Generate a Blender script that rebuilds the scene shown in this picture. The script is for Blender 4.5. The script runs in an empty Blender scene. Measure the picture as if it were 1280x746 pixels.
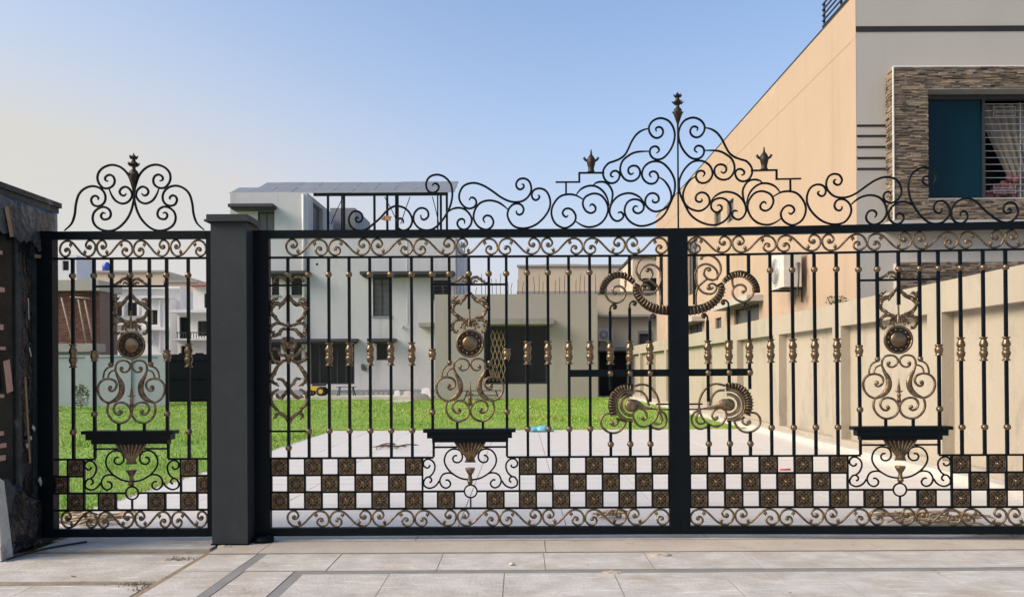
import bpy, math, random
import numpy as np
from mathutils import Matrix, Vector
random.seed(7); np.random.seed(7)
R = math.radians
scene = bpy.context.scene
COL = scene.collection

# ------------------------------------------------------------------ camera, sky, sun, exposure
GD, EYE, F = 6.9, 1.45, 1000.0        # distance camera-gate, eye height, focal length in photo pixels
PX, PY, ROLL = 650.0, 462.0, R(0.3)   # principal point in the 1280x746 picture
cam_d = bpy.data.cameras.new('camera'); cam = bpy.data.objects.new('camera', cam_d); COL.objects.link(cam)
cam_d.sensor_width = 36; cam_d.lens = 36 * F / 1280
cam_d.shift_x = -(PX - 640) / 1280; cam_d.shift_y = (PY - 373) / 1280
cam_d.clip_start = 0.05; cam_d.clip_end = 3000
cam.matrix_world = Matrix.Translation((0, -GD, EYE)) @ Matrix.Rotation(ROLL, 4, 'Y') @ Matrix.Rotation(R(90), 4, 'X')
scene.camera = cam

SUN_EL, SUN_AZ = 32.0, -106.0           # azimuth from +Y, negative = towards -X (left)
world = bpy.data.worlds.new('World'); scene.world = world; world.use_nodes = True
wn, wl = world.node_tree.nodes, world.node_tree.links
wn.clear()
sky = wn.new('ShaderNodeTexSky'); sky.sky_type = 'NISHITA'; sky.sun_disc = False
sky.sun_elevation = R(SUN_EL); sky.sun_rotation = R(SUN_AZ)
sky.air_density = 1.0; sky.dust_density = 3.0; sky.ozone_density = 3.0; sky.altitude = 200
bg = wn.new('ShaderNodeBackground'); bg.inputs['Strength'].default_value = 0.13
wo = wn.new('ShaderNodeOutputWorld')
# dusty haze: thickest at the horizon and towards the sun, all the way round
def wmath(op, a, b=None):
    m = wn.new('ShaderNodeMath'); m.operation = op
    for i, v in enumerate((a, b)):
        if v is None: continue
        if isinstance(v, (int, float)): m.inputs[i].default_value = v
        else: wl.new(v, m.inputs[i])
    return m.outputs[0]
wtc = wn.new('ShaderNodeTexCoord'); wsx = wn.new('ShaderNodeSeparateXYZ'); wl.new(wtc.outputs['Generated'], wsx.inputs[0])
up = wmath('MAXIMUM', wsx.outputs['Z'], 0.0)
hz = wmath('POWER', 2.718, wmath('MULTIPLY', wmath('POWER', wmath('DIVIDE', up, 0.24), 1.6), -1.0))
dotp = wmath('ADD', wmath('MULTIPLY', wsx.outputs['X'], math.sin(R(SUN_AZ))), wmath('MULTIPLY', wsx.outputs['Y'], math.cos(R(SUN_AZ))))
mr_ = wn.new('ShaderNodeMapRange'); mr_.interpolation_type = 'SMOOTHSTEP'; wl.new(dotp, mr_.inputs['Value'])
for k_, v_ in (('From Min', -0.35), ('From Max', 0.35), ('To Min', 0.95), ('To Max', 2.9)): mr_.inputs[k_].default_value = v_
fac = wmath('MINIMUM', wmath('MULTIPLY', hz, mr_.outputs[0]), 0.96)
mixw = wn.new('ShaderNodeMixRGB'); wcol = wn.new('ShaderNodeMixRGB'); wcol.inputs[1].default_value = (2.70, 2.66, 2.86, 1); wcol.inputs[2].default_value = (2.80, 2.70, 2.44, 1)
wf_ = wn.new('ShaderNodeMapRange'); wl.new(dotp, wf_.inputs['Value']); wf_.inputs['From Min'].default_value = -0.2; wf_.inputs['From Max'].default_value = 0.35
wl.new(wf_.outputs[0], wcol.inputs[0]); wl.new(wcol.outputs[0], mixw.inputs[2])
wl.new(fac, mixw.inputs[0]); wl.new(sky.outputs[0], mixw.inputs[1]); wl.new(mixw.outputs[0], bg.inputs[0]); wl.new(bg.outputs[0], wo.inputs[0])
sun_d = bpy.data.lights.new('sun', 'SUN'); sun_d.energy = 2.0; sun_d.angle = R(32); sun_d.color = (1.0, 0.84, 0.64)
sun = bpy.data.objects.new('sun', sun_d); COL.objects.link(sun)
sd = Vector((math.sin(R(SUN_AZ)) * math.cos(R(SUN_EL)), math.cos(R(SUN_AZ)) * math.cos(R(SUN_EL)), math.sin(R(SUN_EL))))
sun.rotation_euler = sd.to_track_quat('Z', 'Y').to_euler(); sun.location = (-20, 0, 20)
vs = scene.view_settings
vs.view_transform = 'Standard'; vs.look = 'None'; vs.gamma = 1; vs.use_curve_mapping = False
vs.exposure = 1.0

# ------------------------------------------------------------------ materials
MATS = {}
def mat(name, c1, c2=None, scale=4.0, rough=0.6, metal=0.0, bump=0.0, bscale=None, stretch=None, island=0.0, spec=0.5,
        stain=None, rough2=None, detail=6.0):
    m = bpy.data.materials.new(name); m.use_nodes = True
    n, l = m.node_tree.nodes, m.node_tree.links
    b = n['Principled BSDF']
    b.inputs['Roughness'].default_value = rough; b.inputs['Metallic'].default_value = metal
    b.inputs['Specular IOR Level'].default_value = spec
    tc = n.new('ShaderNodeTexCoord'); mp = n.new('ShaderNodeMapping'); l.new(tc.outputs['Object'], mp.inputs[0])
    if stretch: mp.inputs['Scale'].default_value = stretch
    if c2 is None: c2 = tuple(x * 0.85 for x in c1)
    ns = n.new('ShaderNodeTexNoise'); ns.inputs['Scale'].default_value = scale; ns.inputs['Detail'].default_value = detail
    ns.inputs['Roughness'].default_value = 0.65
    l.new(mp.outputs[0], ns.inputs['Vector'])
    rp = n.new('ShaderNodeValToRGB'); rp.color_ramp.elements[0].position = 0.32; rp.color_ramp.elements[1].position = 0.68
    rp.color_ramp.elements[0].color = (*c1, 1); rp.color_ramp.elements[1].color = (*c2, 1)
    l.new(ns.outputs['Fac'], rp.inputs[0])
    out = rp.outputs[0]
    for sc_, ss, st, lo, hi in ([] if not stain else (stain if isinstance(stain, list) else [stain])):   # (colour, scale, stretch, low, high): dirt with a shape of its own
        mp2 = n.new('ShaderNodeMapping'); mp2.inputs['Scale'].default_value = st; l.new(tc.outputs['Object'], mp2.inputs[0])
        n2 = n.new('ShaderNodeTexNoise'); n2.inputs['Scale'].default_value = ss; n2.inputs['Detail'].default_value = 8
        n2.inputs['Roughness'].default_value = 0.7; l.new(mp2.outputs[0], n2.inputs['Vector'])
        mr = n.new('ShaderNodeMapRange'); mr.inputs['From Min'].default_value = lo; mr.inputs['From Max'].default_value = hi
        l.new(n2.outputs['Fac'], mr.inputs['Value'])
        mx = n.new('ShaderNodeMixRGB'); mx.inputs[2].default_value = (*sc_, 1)
        l.new(mr.outputs[0], mx.inputs[0]); l.new(out, mx.inputs[1]); out = mx.outputs[0]
    if island:
        ge = n.new('ShaderNodeNewGeometry'); hv = n.new('ShaderNodeHueSaturation')
        mr = n.new('ShaderNodeMapRange'); mr.inputs['To Min'].default_value = 1 - island; mr.inputs['To Max'].default_value = 1 + island
        l.new(ge.outputs['Random Per Island'], mr.inputs['Value']); l.new(mr.outputs[0], hv.inputs['Value'])
        l.new(out, hv.inputs['Color']); out = hv.outputs[0]
    l.new(out, b.inputs['Base Color'])
    if rough2 is not None:
        mr = n.new('ShaderNodeMapRange'); mr.inputs['To Min'].default_value = rough; mr.inputs['To Max'].default_value = rough2
        l.new(ns.outputs['Fac'], mr.inputs['Value']); l.new(mr.outputs[0], b.inputs['Roughness'])
    if bump:
        nb = n.new('ShaderNodeTexNoise'); nb.inputs['Scale'].default_value = bscale or scale * 6; nb.inputs['Detail'].default_value = 6
        l.new(mp.outputs[0], nb.inputs['Vector'])
        bm = n.new('ShaderNodeBump'); bm.inputs['Strength'].default_value = bump; bm.inputs['Distance'].default_value = 0.02
        l.new(nb.outputs['Fac'], bm.inputs['Height']); l.new(bm.outputs[0], b.inputs['Normal'])
    MATS[name] = m
    return m

mat('iron', (0.0015, 0.0042, 0.0065), (0.003, 0.006, 0.0085), 9, 0.38, 0, 0.06, 60, rough2=0.55, spec=0.13, stain=((0.02, 0.02, 0.019), 14, (1, 1, 1), 0.62, 0.85))
mat('bronze', (0.055, 0.037, 0.022), (0.31, 0.222, 0.135), 22, 0.32, 0.85, 0.2, 90, rough2=0.5)
mat('bronze_dark', (0.010, 0.007, 0.005), (0.05, 0.034, 0.02), 40, 0.42, 0.5, 0.3, 110)
mat('gold', (0.115, 0.08, 0.048), (0.26, 0.185, 0.113), 14, 0.25, 0.92, 0.12, 70, rough2=0.42)
mat('pillar_paint', (0.021, 0.027, 0.030), (0.029, 0.035, 0.038), 5, 0.5, 0, 0.15, 70, rough2=0.65, stain=[((0.06, 0.06, 0.056), 4, (1, 1, 0.3), 0.60, 0.85), ((0.09, 0.085, 0.075), 30, (1, 1, 1), 0.735, 0.78)], spec=0.3)
mat('plaster_grey', (0.51, 0.52, 0.545), (0.47, 0.48, 0.50), 0.5, 0.9, 0, 0.1, 30, stain=[((0.36, 0.37, 0.38), 0.9, (1, 1, 0.16), 0.52, 0.78), ((0.24, 0.24, 0.235), 1.6, (1, 1, 0.1), 0.66, 0.80)])
mat('plaster_grey_dark', (0.25, 0.27, 0.29), (0.21, 0.23, 0.25), 0.6, 0.9, 0, 0.1, 30)
mat('plaster_beige', (0.36, 0.34, 0.31), (0.325, 0.307, 0.28), 0.5, 0.9, 0, 0.1, 30, stain=((0.28, 0.26, 0.22), 0.8, (1, 1, 0.25), 0.58, 0.85))
mat('plaster_cream', (0.64, 0.54, 0.39), (0.58, 0.48, 0.35), 0.5, 0.9, 0, 0.1, 30)
mat('plaster_peach', (0.445, 0.333, 0.242), (0.42, 0.313, 0.226), 0.45, 0.9, 0, 0.12, 14, stain=[((0.36, 0.262, 0.185), 1.3, (1, 1, 0.09), 0.55, 0.80), ((0.47, 0.355, 0.26), 0.3, (1, 1, 1), 0.55, 0.60), ((0.27, 0.21, 0.155), 0.9, (1, 1, 0.3), 0.66, 0.78)])
mat('plaster_front', (0.46, 0.44, 0.40), (0.42, 0.40, 0.365), 0.4, 0.9, 0, 0.06, 25, stain=((0.36, 0.34, 0.31), 0.6, (1, 1, 0.2), 0.55, 0.9))
mat('plaster_white', (0.70, 0.70, 0.70), (0.60, 0.61, 0.62), 0.6, 0.85, 0, 0.08, 30, stain=((0.42, 0.42, 0.42), 0.9, (1, 1, 0.25), 0.56, 0.85))
mat('wall_cream', (0.40, 0.352, 0.275), (0.355, 0.312, 0.245), 0.8, 0.92, 0, 0.25, 40, stain=[((0.24, 0.215, 0.18), 1.4, (1, 1, 0.5), 0.54, 0.76), ((0.17, 0.155, 0.13), 2.2, (1, 1, 0.12), 0.64, 0.78), ((0.45, 0.42, 0.36), 3.0, (1, 1, 1), 0.64, 0.68)])
mat('wall_blue', (0.33, 0.37, 0.40), (0.28, 0.315, 0.345), 0.6, 0.9, 0, 0.15, 30, stain=((0.22, 0.24, 0.25), 1.0, (1, 1, 0.4), 0.58, 0.85))
mat('kerb', (0.58, 0.55, 0.50), (0.46, 0.43, 0.38), 2.0, 0.85, 0, 0.2, 40)
mat('dark_trim', (0.028, 0.031, 0.034), (0.04, 0.043, 0.046), 2, 0.7)
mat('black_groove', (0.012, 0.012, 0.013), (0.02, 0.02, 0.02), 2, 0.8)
mat('frame_dark', (0.02, 0.022, 0.025), (0.03, 0.032, 0.035), 3, 0.45)
mat('glass_dark', (0.008, 0.010, 0.012), (0.014, 0.016, 0.019), 0.7, 0.10, 0, spec=0.22)
mat('glass_grey', (0.10, 0.11, 0.12), (0.07, 0.08, 0.09), 0.8, 0.12, 0, spec=0.35)
mat('glass_teal', (0.0, 0.022, 0.033), (0.001, 0.028, 0.042), 0.5, 0.12, 0, spec=0.12)
mat('glass_lit', (0.50, 0.36, 0.15), (0.36, 0.26, 0.11), 2, 0.4)
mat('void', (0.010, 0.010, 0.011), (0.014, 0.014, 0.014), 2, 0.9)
mat('white_trim', (0.78, 0.74, 0.68), (0.70, 0.66, 0.60), 3, 0.7)
mat('stone_strip', (0.25, 0.185, 0.125), (0.13, 0.108, 0.085), 4, 0.85, 0, 0.5, 60, island=0.65)
mat('curtain', (0.27, 0.24, 0.19), (0.20, 0.175, 0.14), 6, 0.9, stretch=(1, 1, 0.1))
mat('lattice', (0.30, 0.25, 0.14), (0.22, 0.18, 0.10), 6, 0.7)
mat('red_flower', (0.16, 0.02, 0.025), (0.24, 0.12, 0.11), 12, 0.8)
mat('brick', (0.17, 0.075, 0.055), (0.11, 0.055, 0.045), 3, 0.95, 0, 0.5, 12, island=0.35)
mat('mortar', (0.16, 0.12, 0.10), None, 5, 0.95)
mat('concrete', (0.30, 0.29, 0.275), (0.23, 0.225, 0.215), 2, 0.92, 0, 0.3, 30)
mat('rust', (0.13, 0.07, 0.05), (0.08, 0.05, 0.04), 8, 0.9)
mat('roof_tile', (0.28, 0.10, 0.07), (0.20, 0.08, 0.06), 4, 0.85)
mat('solar', (0.17, 0.175, 0.18), (0.22, 0.225, 0.23), 2, 0.35, 0, spec=0.3)
mat('alu', (0.42, 0.43, 0.44), (0.34, 0.35, 0.36), 4, 0.4, 0.5)
mat('ac_white', (0.62, 0.60, 0.55), (0.52, 0.50, 0.46), 3, 0.55, stain=((0.35, 0.32, 0.27), 3, (1, 1, 0.4), 0.6, 0.85))
mat('ac_grey', (0.05, 0.05, 0.052), (0.08, 0.08, 0.082), 5, 0.6)
mat('pipe_white', (0.70, 0.70, 0.72), None, 3, 0.4)
mat('water_blue', (0.02, 0.08, 0.42), None, 3, 0.4)
mat('marble_dark', (0.004, 0.006, 0.008), (0.018, 0.022, 0.024), 9, 0.22, 0, 0.05, 20, rough2=0.45, stain=((0.30, 0.29, 0.26), 3.2, (1, 1, 1), 0.665, 0.69), spec=0.12)
mat('marble_green', (0.045, 0.052, 0.047), (0.022, 0.027, 0.025), 8, 0.45, 0, 0.08, 20, stain=((0.16, 0.16, 0.145), 6, (1, 1, 1), 0.6, 0.72), spec=0.15)
mat('marble_pink', (0.52, 0.29, 0.23), (0.42, 0.24, 0.19), 8, 0.5)
mat('plastic_sheet', (0.075, 0.08, 0.078), (0.015, 0.018, 0.020), 6, 0.24, 0, 0.4, 25, rough2=0.5)
mat('plastic_black', (0.006, 0.008, 0.011), (0.012, 0.014, 0.018), 6, 0.2, 0, 0.3, 40, rough2=0.35)
mat('cardboard', (0.34, 0.22, 0.11), (0.24, 0.15, 0.08), 6, 0.85)
mat('paper_white', (0.62, 0.61, 0.55), (0.42, 0.41, 0.36), 9, 0.8, stain=((0.12, 0.11, 0.10), 9, (1, 1, 0.5), 0.54, 0.66))
mat('slab', (0.565, 0.53, 0.485), (0.395, 0.372, 0.34), 4.0, 0.75, 0, 0.3, 45, island=0.16, stretch=(1, 1, 1),
    stain=[((0.36, 0.30, 0.23), 1.3, (1, 1.6, 1), 0.48, 0.72), ((0.72, 0.70, 0.66), 6.0, (0.5, 6, 1), 0.57, 0.66), ((0.24, 0.22, 0.19), 9.0, (1, 1.6, 1), 0.61, 0.74), ((0.12, 0.11, 0.095), 30.0, (1, 1, 1), 0.70, 0.74)])
mat('slab_sandy', (0.52, 0.45, 0.37), (0.43, 0.375, 0.315), 2.5, 0.88, 0, 0.3, 45, stain=((0.28, 0.235, 0.185), 3, (1, 1, 1), 0.58, 0.75))
mat('strip_dark', (0.25, 0.245, 0.235), (0.19, 0.187, 0.18), 3, 0.85, 0, 0.2, 50)
mat('mud', (0.33, 0.255, 0.165), (0.20, 0.155, 0.10), 9, 0.95, 0, 0.6, 40)
mat('drive_tile', (0.64, 0.61, 0.565), (0.56, 0.53, 0.49), 1.6, 0.42, 0, 0.05, 25, island=0.05, stretch=(0.35, 2.5, 1), rough2=0.6,
    stain=((0.43, 0.405, 0.37), 1.2, (0.6, 2.0, 1), 0.58, 0.80))
mat('joint', (0.33, 0.305, 0.265), None, 5, 0.95)
mat('soil', (0.15, 0.28, 0.035), (0.20, 0.32, 0.05), 0.5, 0.95, 0, 0.5, 20, stain=((0.21, 0.21, 0.08), 0.35, (1, 1, 1), 0.60, 0.8))
mat('grass', (0.19, 0.355, 0.05), (0.33, 0.44, 0.09), 0.5, 0.8, 0, island=0.16, spec=0.15, stain=[((0.42, 0.40, 0.15), 0.45, (1, 1, 1), 0.50, 0.68), ((0.42, 0.36, 0.18), 1.4, (1, 1, 1), 0.66, 0.74), ((0.10, 0.22, 0.03), 0.8, (1, 1, 1), 0.62, 0.72)])
mat('ground_dust', (0.27, 0.25, 0.22), (0.22, 0.205, 0.18), 0.6, 0.95, 0, 0.3, 20)
mat('leaf_green', (0.035, 0.085, 0.014), (0.07, 0.14, 0.025), 6, 0.6, island=0.4)
mat('dry_leaf', (0.19, 0.095, 0.035), (0.30, 0.18, 0.08), 12, 0.85, island=0.4)
mat('dry_frond', (0.50, 0.39, 0.25), (0.30, 0.20, 0.11), 12, 0.9, island=0.35)
mat('yellow', (0.62, 0.40, 0.02), None, 5, 0.5)
mat('rubber', (0.014, 0.014, 0.014), None, 5, 0.8)
mat('bench_blue', (0.05, 0.09, 0.10), (0.035, 0.06, 0.07), 4, 0.6)
mat('bag_blue', (0.18, 0.50, 0.62), (0.10, 0.36, 0.50), 12, 0.4)
mat('red', (0.55, 0.02, 0.015), None, 5, 0.5)
mat('pebble', (0.46, 0.40, 0.32), (0.36, 0.31, 0.24), 14, 0.9, 0, 0.4, 60)
mat('bamboo', (0.34, 0.29, 0.23), (0.24, 0.20, 0.155), 6, 0.8)

# ------------------------------------------------------------------ mesh collector
class MB:
    def __init__(s): s.v = []; s.f = []; s.m = []; s.s = []; s.cur = 0
    def face(s, idx, smooth=False): s.f.append(tuple(idx)); s.m.append(s.cur); s.s.append(smooth)
    def quad(s, a, b, c, d):
        k = len(s.v); s.v += [tuple(a), tuple(b), tuple(c), tuple(d)]; s.face((k, k+1, k+2, k+3))
    def box(s, x0, x1, y0, y1, z0, z1):
        if x0 > x1: x0, x1 = x1, x0
        if y0 > y1: y0, y1 = y1, y0
        if z0 > z1: z0, z1 = z1, z0
        k = len(s.v)
        s.v += [(x0,y0,z0),(x1,y0,z0),(x1,y1,z0),(x0,y1,z0),(x0,y0,z1),(x1,y0,z1),(x1,y1,z1),(x0,y1,z1)]
        for q in ((0,3,2,1),(4,5,6,7),(0,1,5,4),(1,2,6,5),(2,3,7,6),(3,0,4,7)): s.face([k+i for i in q])
        return s
    def hexa(s, c):                             # 8 corners, order as box
        k = len(s.v); s.v += [tuple(p) for p in c]
        for q in ((0,3,2,1),(4,5,6,7),(0,1,5,4),(1,2,6,5),(2,3,7,6),(3,0,4,7)): s.face([k+i for i in q])
        return s
    def ptube(s, pts, r, y=0.0, n=8, ry=None):  # planar tube in XZ; pts (x,z); r scalar or list; ry depth factor
        P = len(pts); rr = r if hasattr(r, '__len__') else [r] * P
        k0 = len(s.v); fac = 1.0 if ry is None else ry
        for i in range(P):
            a = pts[max(i-1, 0)]; b = pts[min(i+1, P-1)]
            tx, tz = b[0]-a[0], b[1]-a[1]; L = math.hypot(tx, tz) or 1e-6
            nx, nz = -tz/L, tx/L
            for j in range(n):
                t = 2*math.pi*(j+0.5)/n; c, d = math.cos(t)*rr[i], math.sin(t)*rr[i]*fac
                s.v.append((pts[i][0]+nx*c, y+d, pts[i][1]+nz*c))
        for i in range(P-1):
            for j in range(n):
                a = k0+i*n+j; b = k0+i*n+(j+1) % n
                s.face((a, a+n, b+n, b), True)
        s.face([k0+j for j in range(n)]); s.face([k0+(P-1)*n+j for j in reversed(range(n))])
        return s
    def tube3(s, pts, r, n=6):
        P = len(pts); rr = r if hasattr(r, '__len__') else [r]*P; k0 = len(s.v)
        for i in range(P):
            a = Vector(pts[max(i-1,0)]); b = Vector(pts[min(i+1,P-1)]); t = (b-a).normalized()
            u = t.cross(Vector((0.13,0.31,0.94)) if abs(t.z) < 0.9 else Vector((1,0.1,0))).normalized(); w = t.cross(u)
            for j in range(n):
                q = 2*math.pi*j/n; p = Vector(pts[i]) + u*math.cos(q)*rr[i] + w*math.sin(q)*rr[i]; s.v.append(tuple(p))
        for i in range(P-1):
            for j in range(n):
                a = k0+i*n+j; b = k0+i*n+(j+1) % n
                s.face((a, b, b+n, a+n), True)
        s.face([k0+j for j in reversed(range(n))]); s.face([k0+(P-1)*n+j for j in range(n)])
        return s
    def lathe(s, cx, cy, prof, n=12, axis='Z', cz=0.0):   # prof [(h, r)]
        k0 = len(s.v)
        for h, r in prof:
            for j in range(n):
                t = 2*math.pi*j/n; c, d = math.cos(t)*r, math.sin(t)*r
                s.v.append((cx+c, cy+d, cz+h) if axis == 'Z' else (cx+c, cy-h, cz+d))
        for i in range(len(prof)-1):
            for j in range(n):
                a = k0+i*n+j; b = k0+i*n+(j+1) % n
                s.face((a, b, b+n, a+n), True)
        s.face([k0+j for j in reversed(range(n))]); s.face([k0+(len(prof)-1)*n+j for j in range(n)])
        return s
    def ball(s, x, y, z, r, n=10, ry=1.0):
        pr = [(-math.cos(math.pi*i/7)*r, max(math.sin(math.pi*i/7)*r, 1e-4)) for i in range(8)]
        k = len(s.v); s.lathe(x, y, pr, n, 'Z', z)
        if ry != 1.0:
            for i in range(k, len(s.v)): p = s.v[i]; s.v[i] = (p[0], y+(p[1]-y)*ry, p[2])
        return s
    def wall(s, u0, u1, v0, v1, w0, w1, holes, M):   # slab with openings; M maps (u,v,w) to xyz, w0 = outer face
        us = sorted({u0, u1, *[min(max(h[i], u0), u1) for h in holes for i in (0, 1)]})
        vs_ = sorted({v0, v1, *[min(max(h[i], v0), v1) for h in holes for i in (2, 3)]})
        def solid(i, j):
            if i < 0 or j < 0 or i >= len(us)-1 or j >= len(vs_)-1: return False
            a, b = (us[i]+us[i+1])/2, (vs_[j]+vs_[j+1])/2
            return not any(h[0] < a < h[1] and h[2] < b < h[3] for h in holes)
        for i in range(len(us)-1):
            for j in range(len(vs_)-1):
                if not solid(i, j): continue
                a, b, c, d = us[i], us[i+1], vs_[j], vs_[j+1]
                s.quad(M(a,c,w0), M(b,c,w0), M(b,d,w0), M(a,d,w0)); s.quad(M(b,c,w1), M(a,c,w1), M(a,d,w1), M(b,d,w1))
                if not solid(i-1, j): s.quad(M(a,c,w1), M(a,c,w0), M(a,d,w0), M(a,d,w1))
                if not solid(i+1, j): s.quad(M(b,c,w0), M(b,c,w1), M(b,d,w1), M(b,d,w0))
                if not solid(i, j-1): s.quad(M(a,c,w1), M(b,c,w1), M(b,c,w0), M(a,c,w0))
                if not solid(i, j+1): s.quad(M(a,d,w0), M(b,d,w0), M(b,d,w1), M(a,d,w1))
        return s
    def mesh(s, name, mats):
        me = bpy.data.meshes.new(name); me.from_pydata(s.v, [], s.f)
        for m in (mats if isinstance(mats, (list, tuple)) else [mats]): me.materials.append(MATS[m])
        me.polygons.foreach_set('material_index', s.m); me.polygons.foreach_set('use_smooth', s.s); me.update()
        return me
    def build(s, name, mats, parent=None, loc=None):
        return place(name, s.mesh(name, mats), parent, loc)

def place(name, me, parent=None, loc=None, rot=None, scl=None):
    o = bpy.data.objects.new(name, me); COL.objects.link(o)
    if parent: o.parent = parent
    if loc: o.location = loc
    if rot: o.rotation_euler = rot
    if scl: o.scale = scl
    return o
def tag(o, label=None, cat=None, group=None, kind=None):
    if label: o['label'] = label
    if cat: o['category'] = cat
    if group: o['group'] = group
    if kind: o['kind'] = kind
    return o
def empty(name, loc, label, cat, group=None):
    o = bpy.data.objects.new(name, None); COL.objects.link(o); o.location = loc; o.empty_display_size = 0.2
    return tag(o, label, cat, group)
def W(px, py, dist):                            # photo pixel at a distance -> world
    dx, dy = px - PX, py - PY
    dx, dy = dx - ROLL * dy, dy + ROLL * dx
    return (dx * dist / F, dist - GD, EYE - dy * dist / F)
def smooth(pts, sub=4):                          # Catmull-Rom through points
    out = []
    P = [pts[0]] + list(pts) + [pts[-1]]
    for i in range(1, len(P)-2):
        p0, p1, p2, p3 = P[i-1], P[i], P[i+1], P[i+2]
        for k in range(sub):
            t = k/sub; t2 = t*t; t3 = t2*t
            out.append(tuple(0.5*(2*p1[a]+(-p0[a]+p2[a])*t+(2*p0[a]-5*p1[a]+4*p2[a]-p3[a])*t2+(-p0[a]+3*p1[a]-3*p2[a]+p3[a])*t3) for a in range(len(p1))))
    out.append(tuple(pts[-1]))
    return out
# ------------------------------------------------------------------ ornamental gates (template in photo pixels of the left leaf)
K = F / GD                                       # pixels per metre in the gate plane
MIDX = 848.6
class Gate:
    def __init__(g, root, base, mirror=False, sb=1.0, sc=1.0):
        g.root, g.base, g.mirror, g.sb, g.sc = root, base, mirror, sb, sc
    def T(g, p, crest=False):
        z = EYE + (PY - p[1]) / K
        if g.mirror: return ((MIDX - p[0]) / K * (g.sc if crest else g.sb), z)
        return ((p[0] - g.base) / K, z)
    def path(g, pts, crest=False, sub=4): return smooth([g.T(p, crest) for p in pts], sub)
    def scroll(g, name, pts, r=1.4, m='iron', crest=False, y=0.0, parent=None, blobs=(), n=8, taper=False):
        mb = MB(); P = g.path(pts, crest); rr = r / K
        if taper: rr = [rr * (0.55 + 0.45 * min(1, i / 6, (len(P)-1-i) / 6)) for i in range(len(P))]
        mb.ptube(P, rr, y, n)
        for (bx, by, br) in blobs:
            x, z = g.T((bx, by), crest); mb.ball(x, y, z, br / K, 8, 0.8)
        return mb.build(name, m, parent or g.root)
    def bar_box(g, name, x0, x1, y0, y1, d=0.012, m='iron', yoff=0.0, parent=None, crest=False):
        a, b = g.T((x0, y0), crest), g.T((x1, y1), crest)
        return MB().box(a[0], b[0], yoff-d, yoff+d, a[1], b[1]).build(name, m, parent or g.root)

def cv(ox, oy, s, pts, dx=0.0, dy=0.0): return [(ox + x / s + dx, oy + y / s + dy) for x, y in pts]
def mir(pts, ax): return [(2 * ax - x, y) for x, y in pts]

# shared small meshes
def ball_mesh():
    m = MB(); r = 4.2 / K
    m.ball(0, 0, 0, r, 14); return m.mesh('ball', 'gold')
BALL = ball_mesh()
def collar_mesh(double):
    if double: pr = [(-14.6,2.4),(-14.5,4.6),(-13.6,4.9),(-12.9,4.3),(-12.3,3.1),(-10.5,3.2),(-8.5,4.1),(-6,4.95),(-3.6,4.8),(-2.0,3.9),(-1.5,3.0),(-1.1,4.0),(-0.4,4.2),(0.6,4.2),(1.2,4.0),(1.6,3.0),(2.2,3.9),(4,4.9),(6.5,5.0),(9,4.1),(11,3.2),(12.4,3.1),(13,4.3),(13.7,4.9),(14.5,4.6),(14.6,2.4)]
    else: pr = [(-7,3.0),(-6.9,4.2),(-5.8,4.4),(-5.2,3.3),(-3,4.4),(0,5.0),(2.5,4.5),(4.2,3.4),(4.8,4.6),(6.6,4.6),(7,3.0)]
    return MB().lathe(0, 0, [(h/K, r/K) for h, r in pr], 14).mesh('collar', 'gold')
COLLAR2, COLLAR1 = collar_mesh(True), collar_mesh(False)
def tile_mesh():
    m = MB(); h = 9.7 / K; t = 0.007
    m.cur = 0; m.box(-h, h, -t, t, -h, h)
    m.cur = 1
    for a, w in ((0.92, 0.055), (0.70, 0.03)):
        for s in (-1, 1):
            m.box(-h*a, h*a, -t-0.006, -t+0.001, s*h*a-w*h, s*h*a+w*h); m.box(s*h*a-w*h, s*h*a+w*h, -t-0.0055, -t+0.001, -h*(a-w), h*(a-w))
    for i in range(-3, 4):
        for j in range(-3, 4):
            if i*i+j*j < 8 or (i+j) % 2: continue
            x, z = i*h*0.265, j*h*0.265; q = h*0.085; e = 1.0
            m.box(x-q, x+q, -t-0.007, -t+0.001, z-q*e, z+q*e)
    for k in range(8):
        a = k*math.pi/4; m.ball(math.cos(a)*h*0.47, -t, math.sin(a)*h*0.47, h*0.12, 6, 0.8)
    m.cur = 2
    m.lathe(0, -t, [(0, h*0.36), (0.009, h*0.33), (0.009, h*0.26), (0.002, h*0.22), (0.002, h*0.17), (0.013, h*0.14), (0.017, h*0.06)], 12, 'Y')
    return m.mesh('rosette_tile', ['bronze_dark', 'bronze', 'gold'])
TILE = tile_mesh()

def balusters(g, bars, parent_name='bar', yb=571, ytop=321.6):
    """bars: (x, y_bottom, y_top, [ball ys], collar ('2','1',None), collar y)"""
    for (x, y1, y0, balls, col, cy) in bars:
        b = g.bar_box('bar', x-1.7, x+1.7, y0, y1, 1.7 / K)
        for by in balls:
            q = g.T((x, by)); place('ball', BALL, b, (q[0], -0.004, q[1]))
        if col:
            q = g.T((x, cy)); place('collar', COLLAR2 if col == '2' else COLLAR1, b, (q[0], 0, q[1]))

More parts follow.
